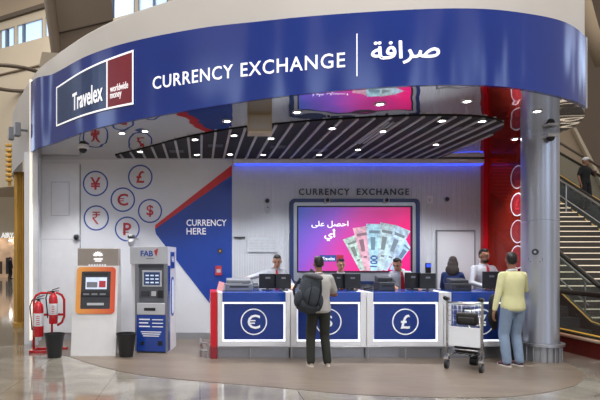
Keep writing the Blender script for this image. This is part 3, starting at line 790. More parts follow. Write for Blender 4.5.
counter(Xc(291), Xc(366.5), Xc(297), Xc(360.5), '$', 'white counter module with dollar sign, behind the man with the backpack')
counter(Xc(367), Xc(443.5), Xc(373.5), Xc(438.5), '\u00a3', 'white counter module with pound sign on blue front')
counter(Xc(444), Xc(518), Xc(451.5), Xc(512), '\u00a5', 'white counter module behind the luggage trolley, beside the metal column')
t = thing('end_panel', 'upright red end panel at the left end of the counters', 'panel', (Xc(214), CYF, 0))
MB().bb(-.055, .05, -.01, .74, 0, 1.085, bev=.006).build('panel', 'red', t); MB().bb(-.056, .051, -.012, .0, .0, .2).build('kick_plate', 'logored', t)
# bumper rail at the left
t = thing('bumper_rail', 'looped steel bumper rail at the foot of the red end panel', 'rail', (Xc(207), CYF-.05, 0))
mb = MB()
for zz in (.13, .25): mb.tube([(.045, .1, zz), (-.06, .1, zz), (-.1, .14, zz), (-.1, .5, zz)], .018, 8)
mb.tube([(.045, .1, .13), (.045, .1, .25)], .018, 8)
mb.build('loop', 'steel', t, smooth=True)
for p_ in ((-.1, .4), (.02, .1)): MB().cyl((*p_, 0), (*p_, .25), .02).build('post', 'steel', t, smooth=40)
# long front bumper rail along counters
t = thing('counter_rail', 'thin steel rail running along the counter plinths', 'rail', (0, CYF, 0))
mb = MB(); mb.tube([(Xc(219), -.03, .2), (Xc(516), -.03, .2)], .014, 8).build('tube', 'steel', t, smooth=True)
for px in (250, 291, 330, 367, 405, 443, 480): MB().cyl((Xc(px), -.03, .2), (Xc(px), -.03, 0), .012, n=8).build('post', 'steel', t)

# counter equipment
TOPZ = 1.085
def monitor(px, w, h, d, label, rz=0, lift=.03):
    t = thing('monitor', label, 'monitor', (PX(px, d), d, TOPZ), rz, 'counter monitors')
    MB().box((0, 0, .008), (.16, .12, .016), bev=.004).build('base', 'black', t)
    MB().bb(-.02, .02, .0, .025, .01, .12).build('stand', 'black', t)
    MB().box((0, -.01, lift+h/2), (w, .03, h), bev=.006).build('back_shell', 'black', t)
    MB().box((0, .008, lift+h/2), (w-.02, .006, h-.02)).build('screen', 'screenoff', t)
    MB().box((0, -.027, lift+h*.72), (w*.28, .004, h*.12)).build('rear_label', 'midgrey', t)
    return t
monitor(267.5, .3, .25, 9.05, 'black monitor in front of the cashier reaching left', .12)
monitor(283.5, .25, .25, 8.98, 'black monitor beside the backpack, right of another monitor', -.12)
monitor(338, .22, .25, 9.05, 'black monitor in front of the cashier in charcoal jacket, half hidden', .1)
monitor(352.5, .26, .25, 8.98, 'black monitor just right of the backpack man', -.1)
monitor(412.5, .28, .27, 9.05, 'black monitor right of the cashier looking down', .1)
monitor(427.5, .26, .26, 8.98, 'black monitor under the glowing blue wall device', -.1)
monitor(491, .3, .29, 9.0, 'black monitor in front of the bearded cashier', 0)
# printer / scanner at left
def printer(px, d, w, h, label, name='counter_printer', body='midgrey'):
    t = thing(name, label, 'printer', (PX(px, d), d, TOPZ))
    MB().box((0, 0, h*.3), (w, .3, h*.6), bev=.015).build('body', body, t)
    MB().box((0, .03, h*.78), (w*.9, .22, h*.38), (.15, 0, 0), bev=.015).build('lid', body, t)
    MB().box((0, -.152, h*.35), (w*.7, .01, h*.12)).build('paper_slot', 'black', t)
    MB().box((w*.25, -.1, h*.63), (w*.25, .06, .012)).build('key_panel', 'darkgrey', t)
    return t
printer(238.5, 8.95, .45, .2, 'wide grey note counting machine at the left end of counter', 'note_counter', 'midgrey')
printer(255.3, 9.25, .1, .14, 'small grey box machine left of the first monitor', 'note_counter', 'midgrey')
printer(384, 9.0, .27, .24, 'grey printer in front of the cashier looking down', body='darkgrey')
printer(458, 8.95, .32, .2, 'grey printer in front of the woman in blue', body='darkgrey')
t = thing('leaflet', 'pink leaflet standing at the left end of the counter', 'leaflet', (PX(220.8, 8.85), 8.85, TOPZ+.006))
MB().box((0, 0, .07), (.1, .012, .15), (-.25, .3, 0)).build('leaf', 'pink', t); MB().box((.03, .04, .04), (.1, .08, .08), (0, 0, .2), bev=.005).build('holder', 'lightgrey', t)
t = thing('stapler', 'small dark stapler on the counter right of the dollar module', 'stapler', (PX(368, 8.9), 8.9, TOPZ), .3)
MB().box((0, 0, .012), (.16, .04, .02), bev=.005).build('base', 'black', t); MB().box((0, 0, .045), (.16, .035, .03), (0, -.1, 0), bev=.01).build('arm', 'darkgrey', t)

# ------------------------------------------------------------------ left machines
# white kiosk
t = thing('currency_kiosk', 'white self-service kiosk with orange bordered screen and taupe header', 'kiosk', (PX(93, 8.8), 8.8, 0), 0)
hw = .375
def slab(x0, x1, prof):   # prof: (y, z) polygon extruded along x
    return MB().prism(prof, x0, x1, 'x')
slab(-hw, hw, [(0, 0), (.62, 0), (.62, 1.5), (.3, 1.5)]).build('cabinet', 'kioskwhite', t)
hd = MB().bb(-.33, .37, .32, .6, 1.45, 1.8, bev=.01).build('header', 'taupe', t)
def incl(u, v, off=0):     # on the sloped front
    n = V((0, -1.5, .3)).normalized(); return V((u, .3*v/1.5, v)) + n*off
mb = MB()
fn = lambda a, b, h: incl(a, b, h)
frame_prism(mb, rrect(-.325, .335, .69, 1.475, .06), rrect(-.245, .255, .77, 1.4, .02), 0, .02, fn); mb.build('orange_border', 'orange', t)
fr = MB().loft([[incl(a, b, .002) for a, b in ((-.25, .765), (.26, .765), (.26, 1.405), (-.25, 1.405))], [incl(a, b, .012) for a, b in ((-.25, .765), (.26, .765), (.26, 1.405), (-.25, 1.405))]]).build('fascia', 'darkgrey', t)
def plate(x0, x1, z0, z1, o0, o1, name, m, par): return MB().loft([[incl(a, b, o0) for a, b in ((x0, z0), (x1, z0), (x1, z1), (x0, z1))], [incl(a, b, o1) for a, b in ((x0, z0), (x1, z0), (x1, z1), (x0, z1))]]).build(name, m, par)
s_ = plate(-.17, .19, 1.1, 1.3, .01, .02, 'screen', 'screenlit', t)
plate(.06, .17, 1.13, 1.24, .021, .023, 'red_tile', 'symred', s_); plate(-.15, .03, 1.13, 1.22, .021, .023, 'grey_tile', 'midgrey', s_)
plate(-.24, .25, .98, 1.06, .012, .03, 'device_shelf', 'black', t)
for k in range(3): plate(-.2+k*.14, -.1+k*.14, 1.0, 1.03, .03, .034, 'card_slot', 'midgrey', t)
plate(-.13, .15, .83, .87, .012, .03, 'cash_tray', 'lightgrey', t)
plate(-.2, .21, 1.33, 1.37, .012, .016, 'indicator_strip', 'black', t)
mb = MB()
for k in range(7):
    a = math.radians(20+k*23.3); c0, s0_ = math.cos(a), math.sin(a)
    mb.prism([(.02+.02*c0-.006*s0_, 1.66+.02*s0_+.006*c0), (.02+.02*c0+.006*s0_, 1.66+.02*s0_-.006*c0), (.02+.07*c0+.016*s0_, 1.66+.06*s0_-.012*c0), (.02+.1*c0, 1.66+.09*s0_), (.02+.07*c0-.016*s0_, 1.66+.06*s0_+.012*c0)], .31, .32, 'y')
mb.bb(-.05, .1, .31, .32, 1.6, 1.63); mb.bb(-.03, .08, .31, .32, 1.57, 1.59)
mb.build('white_emblem', 'lettering', hd)
mb = MB()
for k in range(7): mb.bb(-.14+k*.045, -.11+k*.045, .31, .32, 1.5, 1.525)
mb.build('lettering_strip', 'printwhite', hd)
# bank machine
t = thing('cash_machine', 'grey and blue bank cash machine with lit screen by the blue graphic', 'cash machine', (PX(150.5, 9.15), 9.1, 0), math.radians(-9))
MB().prism([(-.26, 0), (.3, 0), (.3, 1.83), (-.37, 1.83)], .04, .75, 'y').build('housing', 'white', t)
MB().bb(-.36, .3, .0, .05, 1.53, 1.825, bev=.006).build('header', 'lightgrey', t)
mb = MB(); mb.bb(-.27, -.2, .0, .06, .03, 1.53); mb.bb(.24, .3, .0, .06, .03, 1.53); mb.build('side_rail', 'midgrey', t)
MB().bb(-.23, .26, -.03, .05, .66, .86, bev=.01).build('keypad_shelf', 'lightgrey', t)
MB().bb(-.21, .25, .02, .045, .86, 1.53).build('recess', 'recessgrey', t)
MB().bb(-.24, .27, -.02, .05, .03, .66, bev=.008).build('lower_panel', 'blue', t)
MB().bb(-.24, .27, -.0, .05, 0, .03).build('kick_plate', 'darkgrey', t)
b_ = MB().bb(-.14, .2, .0, .03, 1.14, 1.42, bev=.006).build('screen_bezel', 'lightgrey', t)
MB().bb(-.11, .17, -.006, .002, 1.17, 1.39).build('screen', 'atmblue', b_)
mb = MB()
for r_ in range(3):
    for c_ in range(3): mb.bb(-.08+c_*.085, -.02+c_*.085, -.009, -.005, 1.2+r_*.06, 1.225+r_*.06)
mb.build('screen_print', 'screenlit', b_)
MB().bb(-.16, -.02, -.01, .06, .98, 1.07, bev=.006).build('card_reader', 'darkgrey', t); MB().bb(.02, .1, -.01, .06, .98, 1.06, bev=.006).build('receipt_slot', 'lightgrey', t); MB().bb(.13, .22, -.01, .06, .95, 1.08, bev=.006).build('keypad_hood', 'black', t)
MB().bb(-.21, .24, .0, .025, 1.47, 1.52).build('lamp_strip', 'darkgrey', t)
MB().bb(-.1, .1, -.036, -.03, .73, .78).build('cash_slot', 'black', t)
mb = MB(); text_to(mb, 'FAB', -.17, .05, 1.66, 1.76, lambda u, v, w: V((u, -.002-max(w, 0)*.3, v)), .03, .01); mb.build('lettering', 'symblue', t)
MB().prism([(.07, 1.76), (.14, 1.8), (.11, 1.66), (.085, 1.7)], -.006, 0, 'y').build('red_mark', 'symred', t)
mb = MB(); mb.bb(-.07, .07, -.004, 0, 1.615, 1.63); mb.build('small_print', 'midgrey', t)
mb = MB()
for r_, (a, b) in enumerate(((-.19, 0), (-.19, -.03), (-.19, 0))): mb.bb(a, b, -.026, -.02, .57-r_*.06, .59-r_*.06)
for r_ in range(3): mb.bb(.04, .23, -.026, -.02, .57-r_*.06, .585-r_*.06)
for r_ in range(3): mb.bb(-.16+.02*r_, .2-.02*r_, -.026, -.02, .36-r_*.035, .375-r_*.035)
mb.build('panel_lettering', 'printwhite', t)
mb = MB(); mb.bb(-.16, -.1, -.026, -.02, .14, .2); mb.bb(.14, .22, -.026, -.02, .14, .21); mb.build('panel_marks', 'black', t)
MB().bb(.3, .312, .25, .55, 1.45, 1.74).build('side_logo', 'blue', t)
mb = MB(); text_to(mb, 'FAB', .3, .48, 1.56, 1.66, lambda u, v, w: V((.314, u, v)), .02, 0); mb.build('side_lettering', 'printwhite', t)
mb = MB(); mb.prism([(a, b) for a, b in rrect(.3, .5, .6, 1.3, .09)], .3, .312, 'x').build('side_capsule', 'symblue', t)
mb = MB(); mb.prism([(a, b) for a, b in rrect(.34, .46, .65, 1.25, .055)], .312, .316, 'x').build('side_capsule_light', 'screenlit', t)
MB().bb(.3, .309, .05, .2, .03, 1.5).build('blue_side_strip', 'blue', t)
# bins
def bin_(px, py, label):
    d = F*H/(py-CY); d += .12
    t = thing('waste_bin', label, 'bin', (PX(px, d), d, 0), 0, 'black waste bins')
    mb = MB(); mb.lathe([(.11, 0), (.115, .02), (.155, .36), (.165, .36), (.165, .39), (.15, .39), (.145, .36), (.105, .03)], n=28); mb.build('bucket', 'bin', t, smooth=40)
    MB().ring((0, 0, 0), .158, .02, .02).xf(Matrix.Translation((0, 0, .39)) @ Matrix.Rotation(PI/2, 4, 'X')).build('rim', 'black', t, smooth=40)
    return t
bin_(54.5, 358.5, 'black waste bin in front of the fire extinguisher stand')
bin_(126.2, 358, 'black waste bin between the kiosk and the cash machine')
# extinguisher stand
t = thing('extinguisher_stand', 'red tubular fire extinguisher stand on flat base', 'stand', (PX(49, 9.3), 9.3, 0), .1)
mb = MB()
pts = [(-.26, 0, .05), (-.26, 0, .9), (-.22, 0, .98), (-.14, 0, 1.02), (.14, 0, 1.02), (.22, 0, .98), (.26, 0, .9), (.26, 0, .6), (.22, 0, .5), (.14, 0, .45)]
mb.tube(pts, .022, 10); mb.build('hoop', 'extred', t, smooth=True)
mb = MB(); mb.tube([(.05, 0, .04), (.05, 0, 1.02)], .018, 8); mb.build('upright', 'extred', t, smooth=True)
mb = MB(); mb.bb(-.3, .25, -.2, -.14, 0, .04, bev=.005); mb.bb(-.3, -.22, -.2, .2, 0, .05, bev=.005); mb.bb(-.3, .3, .12, .2, 0, .04, bev=.005); mb.build('base', 'extred', t)
mb = MB(); mb.bb(-.27, .27, -.02, .02, .62, .66); mb.build('crossbar', 'extred', t)
def extinguisher(px, d, z, s, label):
    t = thing('fire_extinguisher', label, 'fire extinguisher', (PX(px, d), d, z), .2, 'red fire extinguishers')
    r = .075*s
    MB().lathe([(r*.9, 0), (r, .02), (r, .42*s), (r*.85, .48*s), (r*.4, .52*s), (.022, .53*s)], n=24).build('cylinder', 'extred', t, smooth=40)
    MB().lathe([(r+.001, .16*s), (r+.002, .17*s), (r+.002, .34*s), (r+.001, .35*s)], n=24).build('label_band', 'paper', t, smooth=40)
    mb = MB()
    for k in range(5): mb.box((0, -(r+.004), .19*s+k*.03*s), (.05*s, .004, .01*s))
    mb.build('label_print', 'extred', t)
    MB().cyl((0, 0, .52*s), (0, 0, .57*s), .022, n=12).build('valve', 'black', t, smooth=40)
    mb = MB(); mb.box((.04, 0, .6*s), (.13, .025, .015), (0, -.3, 0)); mb.box((.04, 0, .565*s), (.11, .025, .012)); mb.build('handle', 'black', t)
    mb = MB(); mb.tube([(-.02, -.01, .56*s), (-.09*s, -.02, .55*s), (-.12*s, -.03, .45*s), (-.1*s, -.04, .25*s), (-.09*s, -.04, .1*s)], .011, 8).build('hose', 'black', t, smooth=True)
    return t
extinguisher(38.5, 9.14, .28, 1.15, 'larger red fire extinguisher hanging low on left side of the stand')
extinguisher(53.3, 9.14, .5, 1.0, 'red fire extinguisher hanging higher, above the black bin')

# ------------------------------------------------------------------ luggage trolley
TL = V((3.66, 7.85, 0)); TR = V((4.01, 7.54, 0)); mid = (TL+TR)/2; ax = (TR-TL).normalized(); rz = math.atan2(ax.y, ax.x); W2 = (TR-TL).length/2
t = thing('luggage_trolley', 'steel airport luggage trolley with white panel in front of the counter', 'trolley', mid, rz)
for s_ in (-1, 1):
    mb = MB(); mb.tube([(s_*W2, 0, .1), (s_*W2, 0, 1.0), (s_*W2, -.06, 1.04)], .018, 10); mb.build('upright', 'chrome', t, smooth=True)
    MB().tube([(s_*W2, -.05, 1.03), (s_*W2, -.1, 1.05), (s_*W2, .04, 1.03)], .03, 10).build('grip', 'black', t, smooth=True)
    w_ = MB(); w_.cyl((s_*W2-.02, -.02, .075), (s_*W2+.02, -.02, .075), .075, n=20); wo = w_.build('wheel', 'black', t, smooth=40)
    MB().cyl((s_*W2-.024, -.02, .075), (s_*W2+.024, -.02, .075), .035, n=14).build('hub', 'midgrey', wo, smooth=40)
    MB().box((s_*W2, -.02, .16), (.07, .1, .04), bev=.01).build('castor_bracket', 'chrome', t)
    mb = MB(); mb.tube([(s_*W2, 0, .2), (s_*W2*.8, .3, .2), (s_*W2*.45, .62, .17)], .016, 8); mb.build('side_rail', 'chrome', t, smooth=True)
w_ = MB(); w_.cyl((-.05, .52, .065), (.05, .52, .065), .065, n=20); w_.build('wheel', 'black', t, smooth=40)
MB().box((0, .52, .15), (.14, .08, .04), bev=.01).build('castor_bracket', 'darkgrey', t)
mb = MB(); mb.tube([(-W2, 0, .98), (W2, 0, .98)], .016, 8); mb.build('push_bar', 'chrome', t, smooth=True)
mb = MB()
for zz in (.7, .78, .86, .93): mb.tube([(-W2, .0, zz), (-W2+.02, .2, zz), (W2-.02, .2, zz), (W2, 0, zz)], .006, 6)
for k in range(8): mb.tube([(-W2+.03+k*(2*W2-.06)/7, .2, .93), (-W2+.03+k*(2*W2-.06)/7, .2, .64), (-W2+.03+k*(2*W2-.06)/7, 0, .64)], .005, 6)
mb.build('wire_basket', 'chrome', t, smooth=True)
MB().box((0, .0, .49), (2*W2-.04, .02, .28), bev=.004).build('advert_panel', 'paper', t)
mb = MB(); mb.tube([(-W2, .02, .3), (W2, .02, .3)], .012, 8)
for k in range(5): mb.tube([(-W2*.8+k*W2*.4, .02, .22), (-W2*.5+k*W2*.25, .56, .19)], .008, 6)
mb.build('platform', 'chrome', t, smooth=True)
# bags
def soft_bag(name, label, loc, size, rz=0, cat='bag', m='bag'):
    t = thing(name, label, cat, loc, rz)
    mb = MB(); mb.box((0, 0, size[2]/2), size, bev=min(size)*.28); mb.build('body', m, t, smooth=50)
    mb = MB(); mb.box((0, -size[1]/2-.01, size[2]*.4), (size[0]*.7, .03, size[2]*.5), bev=.012); mb.build('front_pocket', m, t, smooth=50)
    mb = MB(); mb.tube([(-size[0]*.2, 0, size[2]), (-size[0]*.17, 0, size[2]+.06), (size[0]*.17, 0, size[2]+.06), (size[0]*.2, 0, size[2])], .012, 8).build('carry_handle', 'strap', t, smooth=True)
    return t
fw = V((-ax.y, ax.x, 0))
if fw.y < 0: fw = -fw
soft_bag('shoulder_bag', 'small black bag in the wire basket of the trolley', mid+fw*.1+V((0.02, 0, .655)), (.3, .14, .18), rz)
soft_bag('holdall', 'black holdall lying on the low platform of the trolley', mid+fw*.26+V((0, 0, .235)), (.34, .36, .17), rz)

# ------------------------------------------------------------------ people
def vox(mb, size, smooth=4):
    me = bpy.data.meshes.new('tmp'); bmesh.ops.recalc_face_normals(mb.b, faces=mb.b.faces[:]); mb.b.to_mesh(me); mb.b.free()
    o = bpy.data.objects.new('tmp', me); COL.objects.link(o)
    r = o.modifiers.new('r', 'REMESH'); r.mode = 'VOXEL'; r.voxel_size = size; r.use_smooth_shade = True
    if smooth:
        s = o.modifiers.new('s', 'SMOOTH'); s.factor = .5; s.iterations = smooth
    dg = bpy.context.evaluated_depsgraph_get()
    out = bpy.data.meshes.new_from_object(o.evaluated_get(dg))
    bpy.data.objects.remove(o); bpy.data.meshes.remove(me)
    out.polygons.foreach_set('use_smooth', [True]*len(out.polygons))
    return out
def ik(a, c, l1, l2, pole):
    a, c, pole = V(a), V(c), V(pole)
    d = c-a; L = min(d.length, (l1+l2)*.999); d.normalize(); c = a+d*L
    x = (l1*l1-l2*l2+L*L)/(2*L); h = math.sqrt(max(l1*l1-x*x, 0))
    p = (pole - d*pole.dot(d)); p.normalize()
    return a+d*x+p*h, c
def person(label, loc, rz, Ht=1.72, skin='skin', hair='hair', top='shirt', bottom='blacktrousers', shoe='black', tie=None, lean=(0, 0), lw=None, rw=None, lpole=(.5, .6, -.6), rpole=(-.5, .6, -.6),
           head_yaw=0, head_pitch=0, head_off=(0, 0, 0), sleeve='long', untuck=.0, width=1.0, long_hair=False, beard=False, face=True, feet=None, lpalm=(0, 0, -1), rpalm=(0, 0, -1), fine=.008, extras=None, cap=None, sole=None, belt=True, collar=None, group=None):
    """local frame: faces -Y, so the person's left is +X. lw/rw: wrist targets in local metres."""
    k = Ht/1.75
    root = thing('person', label, 'person', loc, rz, group)
    K = lambda x, y, z: V((x*k, y*k, z*k))
    def L(z): return V((lean[0], lean[1], 0))*max(0, min(1.25, (z/k-.95)/.5))
    hipL, hipR = K(.09, 0, .92), K(-.09, 0, .92)
    feet = feet or ((.11, 0, 0), (-.11, 0, 0))
    ankL, ankR = V((feet[0][0], feet[0][1]+.03, .085*k)), V((feet[1][0], feet[1][1]+.03, .085*k))
    kneeL, ankL = ik(hipL, ankL, .44*k, .41*k, (0.05, -1, 0)); kneeR, ankR = ik(hipR, ankR, .44*k, .41*k, (-.05, -1, 0))
    ankL.z = ankR.z = .085*k
    shz = 1.395*k; sw = .162*k*width
    shL, shR = V((sw, .01, shz))+L(shz), V((-sw, .01, shz))+L(shz)
    lw = V(lw) if lw else V((.27*k, -.06, .83*k)); rw = V(rw) if rw else V((-.27*k, -.06, .83*k))
    elL, wrL = ik(shL, lw, .29*k, .26*k, lpole); elR, wrR = ik(shR, rw, .29*k, .26*k, rpole)
    neck = V((0, .0, 1.46*k))+L(1.46*k); hc = V((0, -.02, 1.625*k))+L(1.5*k)+V(head_off)
    HM = Euler((head_pitch, 0, head_yaw)).to_matrix()
    hp = lambda x, y, z: hc + HM @ (V((x, y, z))*k)
    def torso(mb, g, z0, z1, rs):
        R = []
        for z, rx, ry in rs:
            if z0-1e-6 <= z <= z1+1e-6:
                o = L(z*k)
                R.append([V((o.x+(rx*width+g)*k*math.cos(2*PI*i/28), o.y+(ry+g)*k*math.sin(2*PI*i/28), z*k)) for i in range(28)])
        mb.loft(R)
    RS = [(.82, .125, .09), (.86, .155, .108), (.93, .168, .115), (1.0, .158, .11), (1.08, .143, .102), (1.18, .15, .108), (1.28, .165, .115), (1.35, .166, .112), (1.40, .142, .095), (1.435, .09, .075), (1.46, .066, .062), (1.49, .055, .052)]
    # body, one surface
    mb = MB()
    torso(mb, -.012, .86, 1.49, RS)
    for sh in (shL, shR): mb.cap(neck+V((0, 0, -.05)), .045*k, sh, .046*k)
    mb.cap(neck-V((0, 0, .03)), .058*k, hc+HM @ V((0, .015, -.06)), .052*k)
    mb.ell(hc+HM @ V((0, .008*k, .02*k)), (.074*k, .093*k, .105*k), HM)
    mb.ell(hp(0, -.022, -.055), (.056*k, .066*k, .062*k), HM)
    mb.ell(hp(0, -.06, -.092), (.028*k, .024*k, .02*k), HM)
    mb.cap(hp(0, -.088, .012), .009*k, hp(0, -.108, -.025), .014*k, 10)
    mb.ell(hp(0, -.083, .03), (.045*k, .012*k, .01*k), HM)
    for s in (-1, 1): mb.ell(hp(s*.077, .012, -.005), (.012*k, .02*k, .032*k), HM)
    for s_, sh, el, wr, palm in ((1, shL, elL, wrL, lpalm), (-1, shR, elR, wrR, rpalm)):
        mb.cap(sh, .05*k, el, .04*k); mb.cap(el, .04*k, wr, .027*k)
        d = (wr-el).normalized(); n = V(palm); n = (n-d*n.dot(d)).normalized(); side = d.cross(n).normalized()
        # thumb side
        if side.dot(V((-s_, -.3, 0))) < 0: side = -side
        R = Matrix((side, d, n)).transposed()
        pc = wr+d*.055*k; mb.ell(pc, (.04*k, .055*k, .016*k), R)
        for q, ln in ((-.03, .062), (-.01, .075), (.01, .08), (.029, .072)):
            a = wr+d*.092*k+side*q*k; b = a+d*ln*.5*k+n*.012*k; c = b+d*ln*.4*k+n*.03*k
            mb.cap(a-d*.02*k, .0095*k, b, .009*k, 8); mb.cap(b, .009*k, c, .0075*k, 8)
        a = wr+d*.03*k+side*.03*k; b = a+d*.035*k+side*.026*k+n*.012*k; c = b+d*.03*k+side*.004*k+n*.012*k
        mb.cap(a, .013*k, b, .011*k, 8); mb.cap(b, .011*k, c, .009*k, 8)
    for hip, kn, an in ((hipL, kneeL, ankL), (hipR, kneeR, ankR)):
        mb.cap(hip, .075*k, kn, .05*k); mb.cap(kn, .05*k, an, .036*k); mb.cap(an, .036*k, an+V((0, -.1, -.045))*k, .03*k)
    body = link('body', vox(mb, fine, 3), skin, root)
    # top
    if top:
        mb = MB()
        torso(mb, .012, .86 if untuck else .93, 1.46, RS)
        for sh in (shL, shR): mb.cap(neck+V((0, 0, -.045)), .055*k, sh, .058*k)
        if untuck: mb.ell(V((0, 0, .9*k)), (.178*k*width, .135*k, .09*k))
        for sh, el, wr in ((shL, elL, wrL), (shR, elR, wrR)):
            if sleeve == 'long':
                mb.cap(sh, .06*k, el, .05*k); mb.cap(el, .05*k, el+(wr-el)*.93, .036*k)
            elif sleeve == 'rolled':
                mb.cap(sh, .066*k, el, .054*k); mb.cap(el, .054*k, el+(wr-el)*.35, .05*k)
            else:
                mb.cap(sh, .062*k, sh+(el-sh)*.75, .06*k)
        link({'shirt': 'shirt', 'tee': 'tee_shirt', 'yellowshirt': 'shirt'}.get(top, 'jacket'), vox(mb, .012, 5), top, root)
    # collar
    mb = MB(); mb.tube([neck+V((.066*k*math.cos(2*PI*i/16), .062*k*math.sin(2*PI*i/16)-.004, .012+.012*math.sin(2*PI*i/16))) for i in range(16)], .015*k, 8, closed=True)
    mb.build('collar', collar or top, root, smooth=True)
    # trousers
    mb = MB(); torso(mb, .008, .82, .93 if untuck else 1.0, RS)
    for hip, kn, an in ((hipL, kneeL, ankL), (hipR, kneeR, ankR)):
        mb.cap(hip+V((0, 0, -.01)), .1*k, kn, .078*k); mb.cap(kn, .078*k, an+V((0, 0, .0)), .066*k)
    link('trousers', vox(mb, .012, 5), bottom, root)
    for an in (ankL, ankR):
        mb = MB(); mb.ell(an+V((0, .0, -.035))*k, (.042*k, .06*k, .045*k)); mb.ell(an+V((0, -.1, -.052))*k, (.047*k, .1*k, .034*k)); mb.box(an+V((0, -.06, -.072))*k, (.07*k, .2*k, .025*k))
        sh_ = link('shoe', vox(mb, .008, 3), shoe, root)
        MB().prism([((.044+.006*math.sin(2*PI*i/20))*k*math.cos(2*PI*i/20)+an.x, .15*k*math.sin(2*PI*i/20)+an.y-.065*k) for i in range(20)], 0.0, .022*k).build('sole', sole or 'black', sh_)
    # hair
    mb = MB()
    mb.ell(hp(0, .03, .042), (.078*k, .082*k, .09*k), HM); mb.ell(hp(0, -.004, .098), (.064*k, .074*k, .036*k), HM)
    mb.ell(hp(0, .055, 0), (.068*k, .046*k, .065*k), HM)
    if long_hair:
        mb.ell(hp(0, .05, -.04), (.1*k, .062*k, .11*k), HM); mb.ell(hp(0.01, .07, -.15), (.125*k, .05*k, .12*k), HM)
        for s in (-1, 1): mb.ell(hp(s*.072, .0, -.08), (.024*k, .05*k, .14*k), HM)
    link('hair', vox(mb, .008, 3), hair, root)
    if cap:
        mb = MB(); mb.ell(hp(0, .005, .085), (.092*k, .11*k, .07*k), HM); mb.ell(hp(0, -.11, .07), (.07*k, .075*k, .012*k), HM); link('cap', vox(mb, .008, 3), cap, root)
    if face:
        for s in (-1, 1):
            MB().ell(hp(s*.03, -.083, .012), (.013*k, .008*k, .008*k), HM).build('eye', 'black', root, smooth=True)
            MB().ell(hp(s*.031, -.087, .035), (.02*k, .008*k, .005*k), HM).build('eyebrow', hair, root, smooth=True)
        MB().ell(hp(0, -.085, -.06), (.022*k, .01*k, .006*k), HM).build('mouth', 'symred', root, smooth=True)
    if beard:
        mb = MB(); mb.ell(hp(0, -.03, -.086), (.057*k, .064*k, .04*k), HM); mb.ell(hp(0, -.09, -.047), (.03*k, .012*k, .007*k), HM); link('beard', vox(mb, .006, 2), hair, root)
    if tie:
        R = []
        for z, w_, yy in ((1.445, .018, -.083), (1.42, .02, -.112), (1.34, .026, -.135), (1.2, .033, -.132), (1.05, .038, -.128), (1.0, .004, -.126)):
            o = L(z*k); R.append([o+V((w_*k, yy*k, z*k)), o+V((-w_*k, yy*k, z*k)), o+V((-w_*k, (yy-.008)*k, z*k)), o+V((w_*k, (yy-.008)*k, z*k))])
        MB().loft(R).build('tie', tie, root)
    root['_sh'] = 0
    del root['_sh']
    return root, dict(shL=shL, shR=shR, neck=neck, hc=hc, wrL=wrL, wrR=wrR, elL=elL, elR=elR)
STF = 'cashiers behind the counter'
# man with backpack (faces away)
r1, j1 = person('man in pale tee shirt and dark trousers standing at counter with backpack', (PX(318.8, 8.02), 8.02, 0), PI+.05, 1.66, skin='skin2', top='tee', bottom='trousers', shoe='shoe', sole='sole', sleeve='short', untuck=.05, width=1.1,
       feet=((.13, .0, 0), (-.12, .0, 0)), lw=(.24, -.3, 1.0), rw=(-.2, -.3, 1.06), head_pitch=.15, face=False, lpole=(.6, .6, -.5), rpole=(-.5, .7, -.5))
# yellow shirt man
r2, j2 = person('man in pale yellow shirt and light jeans standing beside the metal column', (PX(513, 8.02), 8.02, 0), PI+.12, 1.72, skin='skin2', top='yellowshirt', bottom='jeans', shoe='sneaker', sole='sole', untuck=.05, width=1.08, sleeve='long',
       feet=((.12, .0, 0), (-.1, -.02, 0)), lw=(.29, -.02, .84), rw=(-.2, -.36, 1.12), rpole=(-.7, .5, -.5), head_yaw=-.35, face=False, lean=(-.0, -.02), collar='paper', rpalm=(-.5, -1, 0))
# staff
SY = 9.82
def X(px): return PX(px, SY)
person('cashier in white shirt and red tie reaching left along the counter', (X(276), SY, 0), .05, 1.72, top='shirt', tie='tie', lean=(-.03, -.1), rw=(-.62, -.42, 1.27), lw=(.22, -.4, 1.12), rpole=(-.3, .5, -.5), head_yaw=-.25, head_pitch=.3, head_off=(.02, -.05, -.03), group=STF)
person('cashier in charcoal jacket and white collar under the screen', (X(340), SY, 0), -.05, 1.62, top='greyvest', tie='tie', lean=(0, -.06), lw=(.18, -.42, 1.1), rw=(-.18, -.42, 1.1), head_pitch=.18, collar='paper', group=STF)
person('cashier in white shirt bending over papers right of the screen logo', (X(402), SY, 0), -.15, 1.68, top='shirt', tie='tie', lean=(-.05, -.1), lw=(.2, -.42, 1.12), rw=(-.25, -.42, 1.12), head_yaw=-.55, head_pitch=.4, head_off=(-.07, -.05, -.05), group=STF)
person('woman with long dark hair in navy jacket turned away', (X(450), SY-.1, 0), 2.5, 1.66, top='bluejacket', hair='brownhair', long_hair=True, width=.9, lw=(.12, -.35, 1.08), rw=(-.12, -.35, 1.08), head_yaw=.2, head_pitch=.2, group=STF)
person('bearded cashier in white shirt and red tie by the red glass wall', (X(482.5), SY, 0), .12, 1.8, skin='skin2', top='shirt', tie='tie', width=1.1, beard=True, lw=(.22, -.4, 1.15), rw=(-.24, -.38, 1.13), head_yaw=.15, head_pitch=.08, lean=(0, -.03), group=STF)

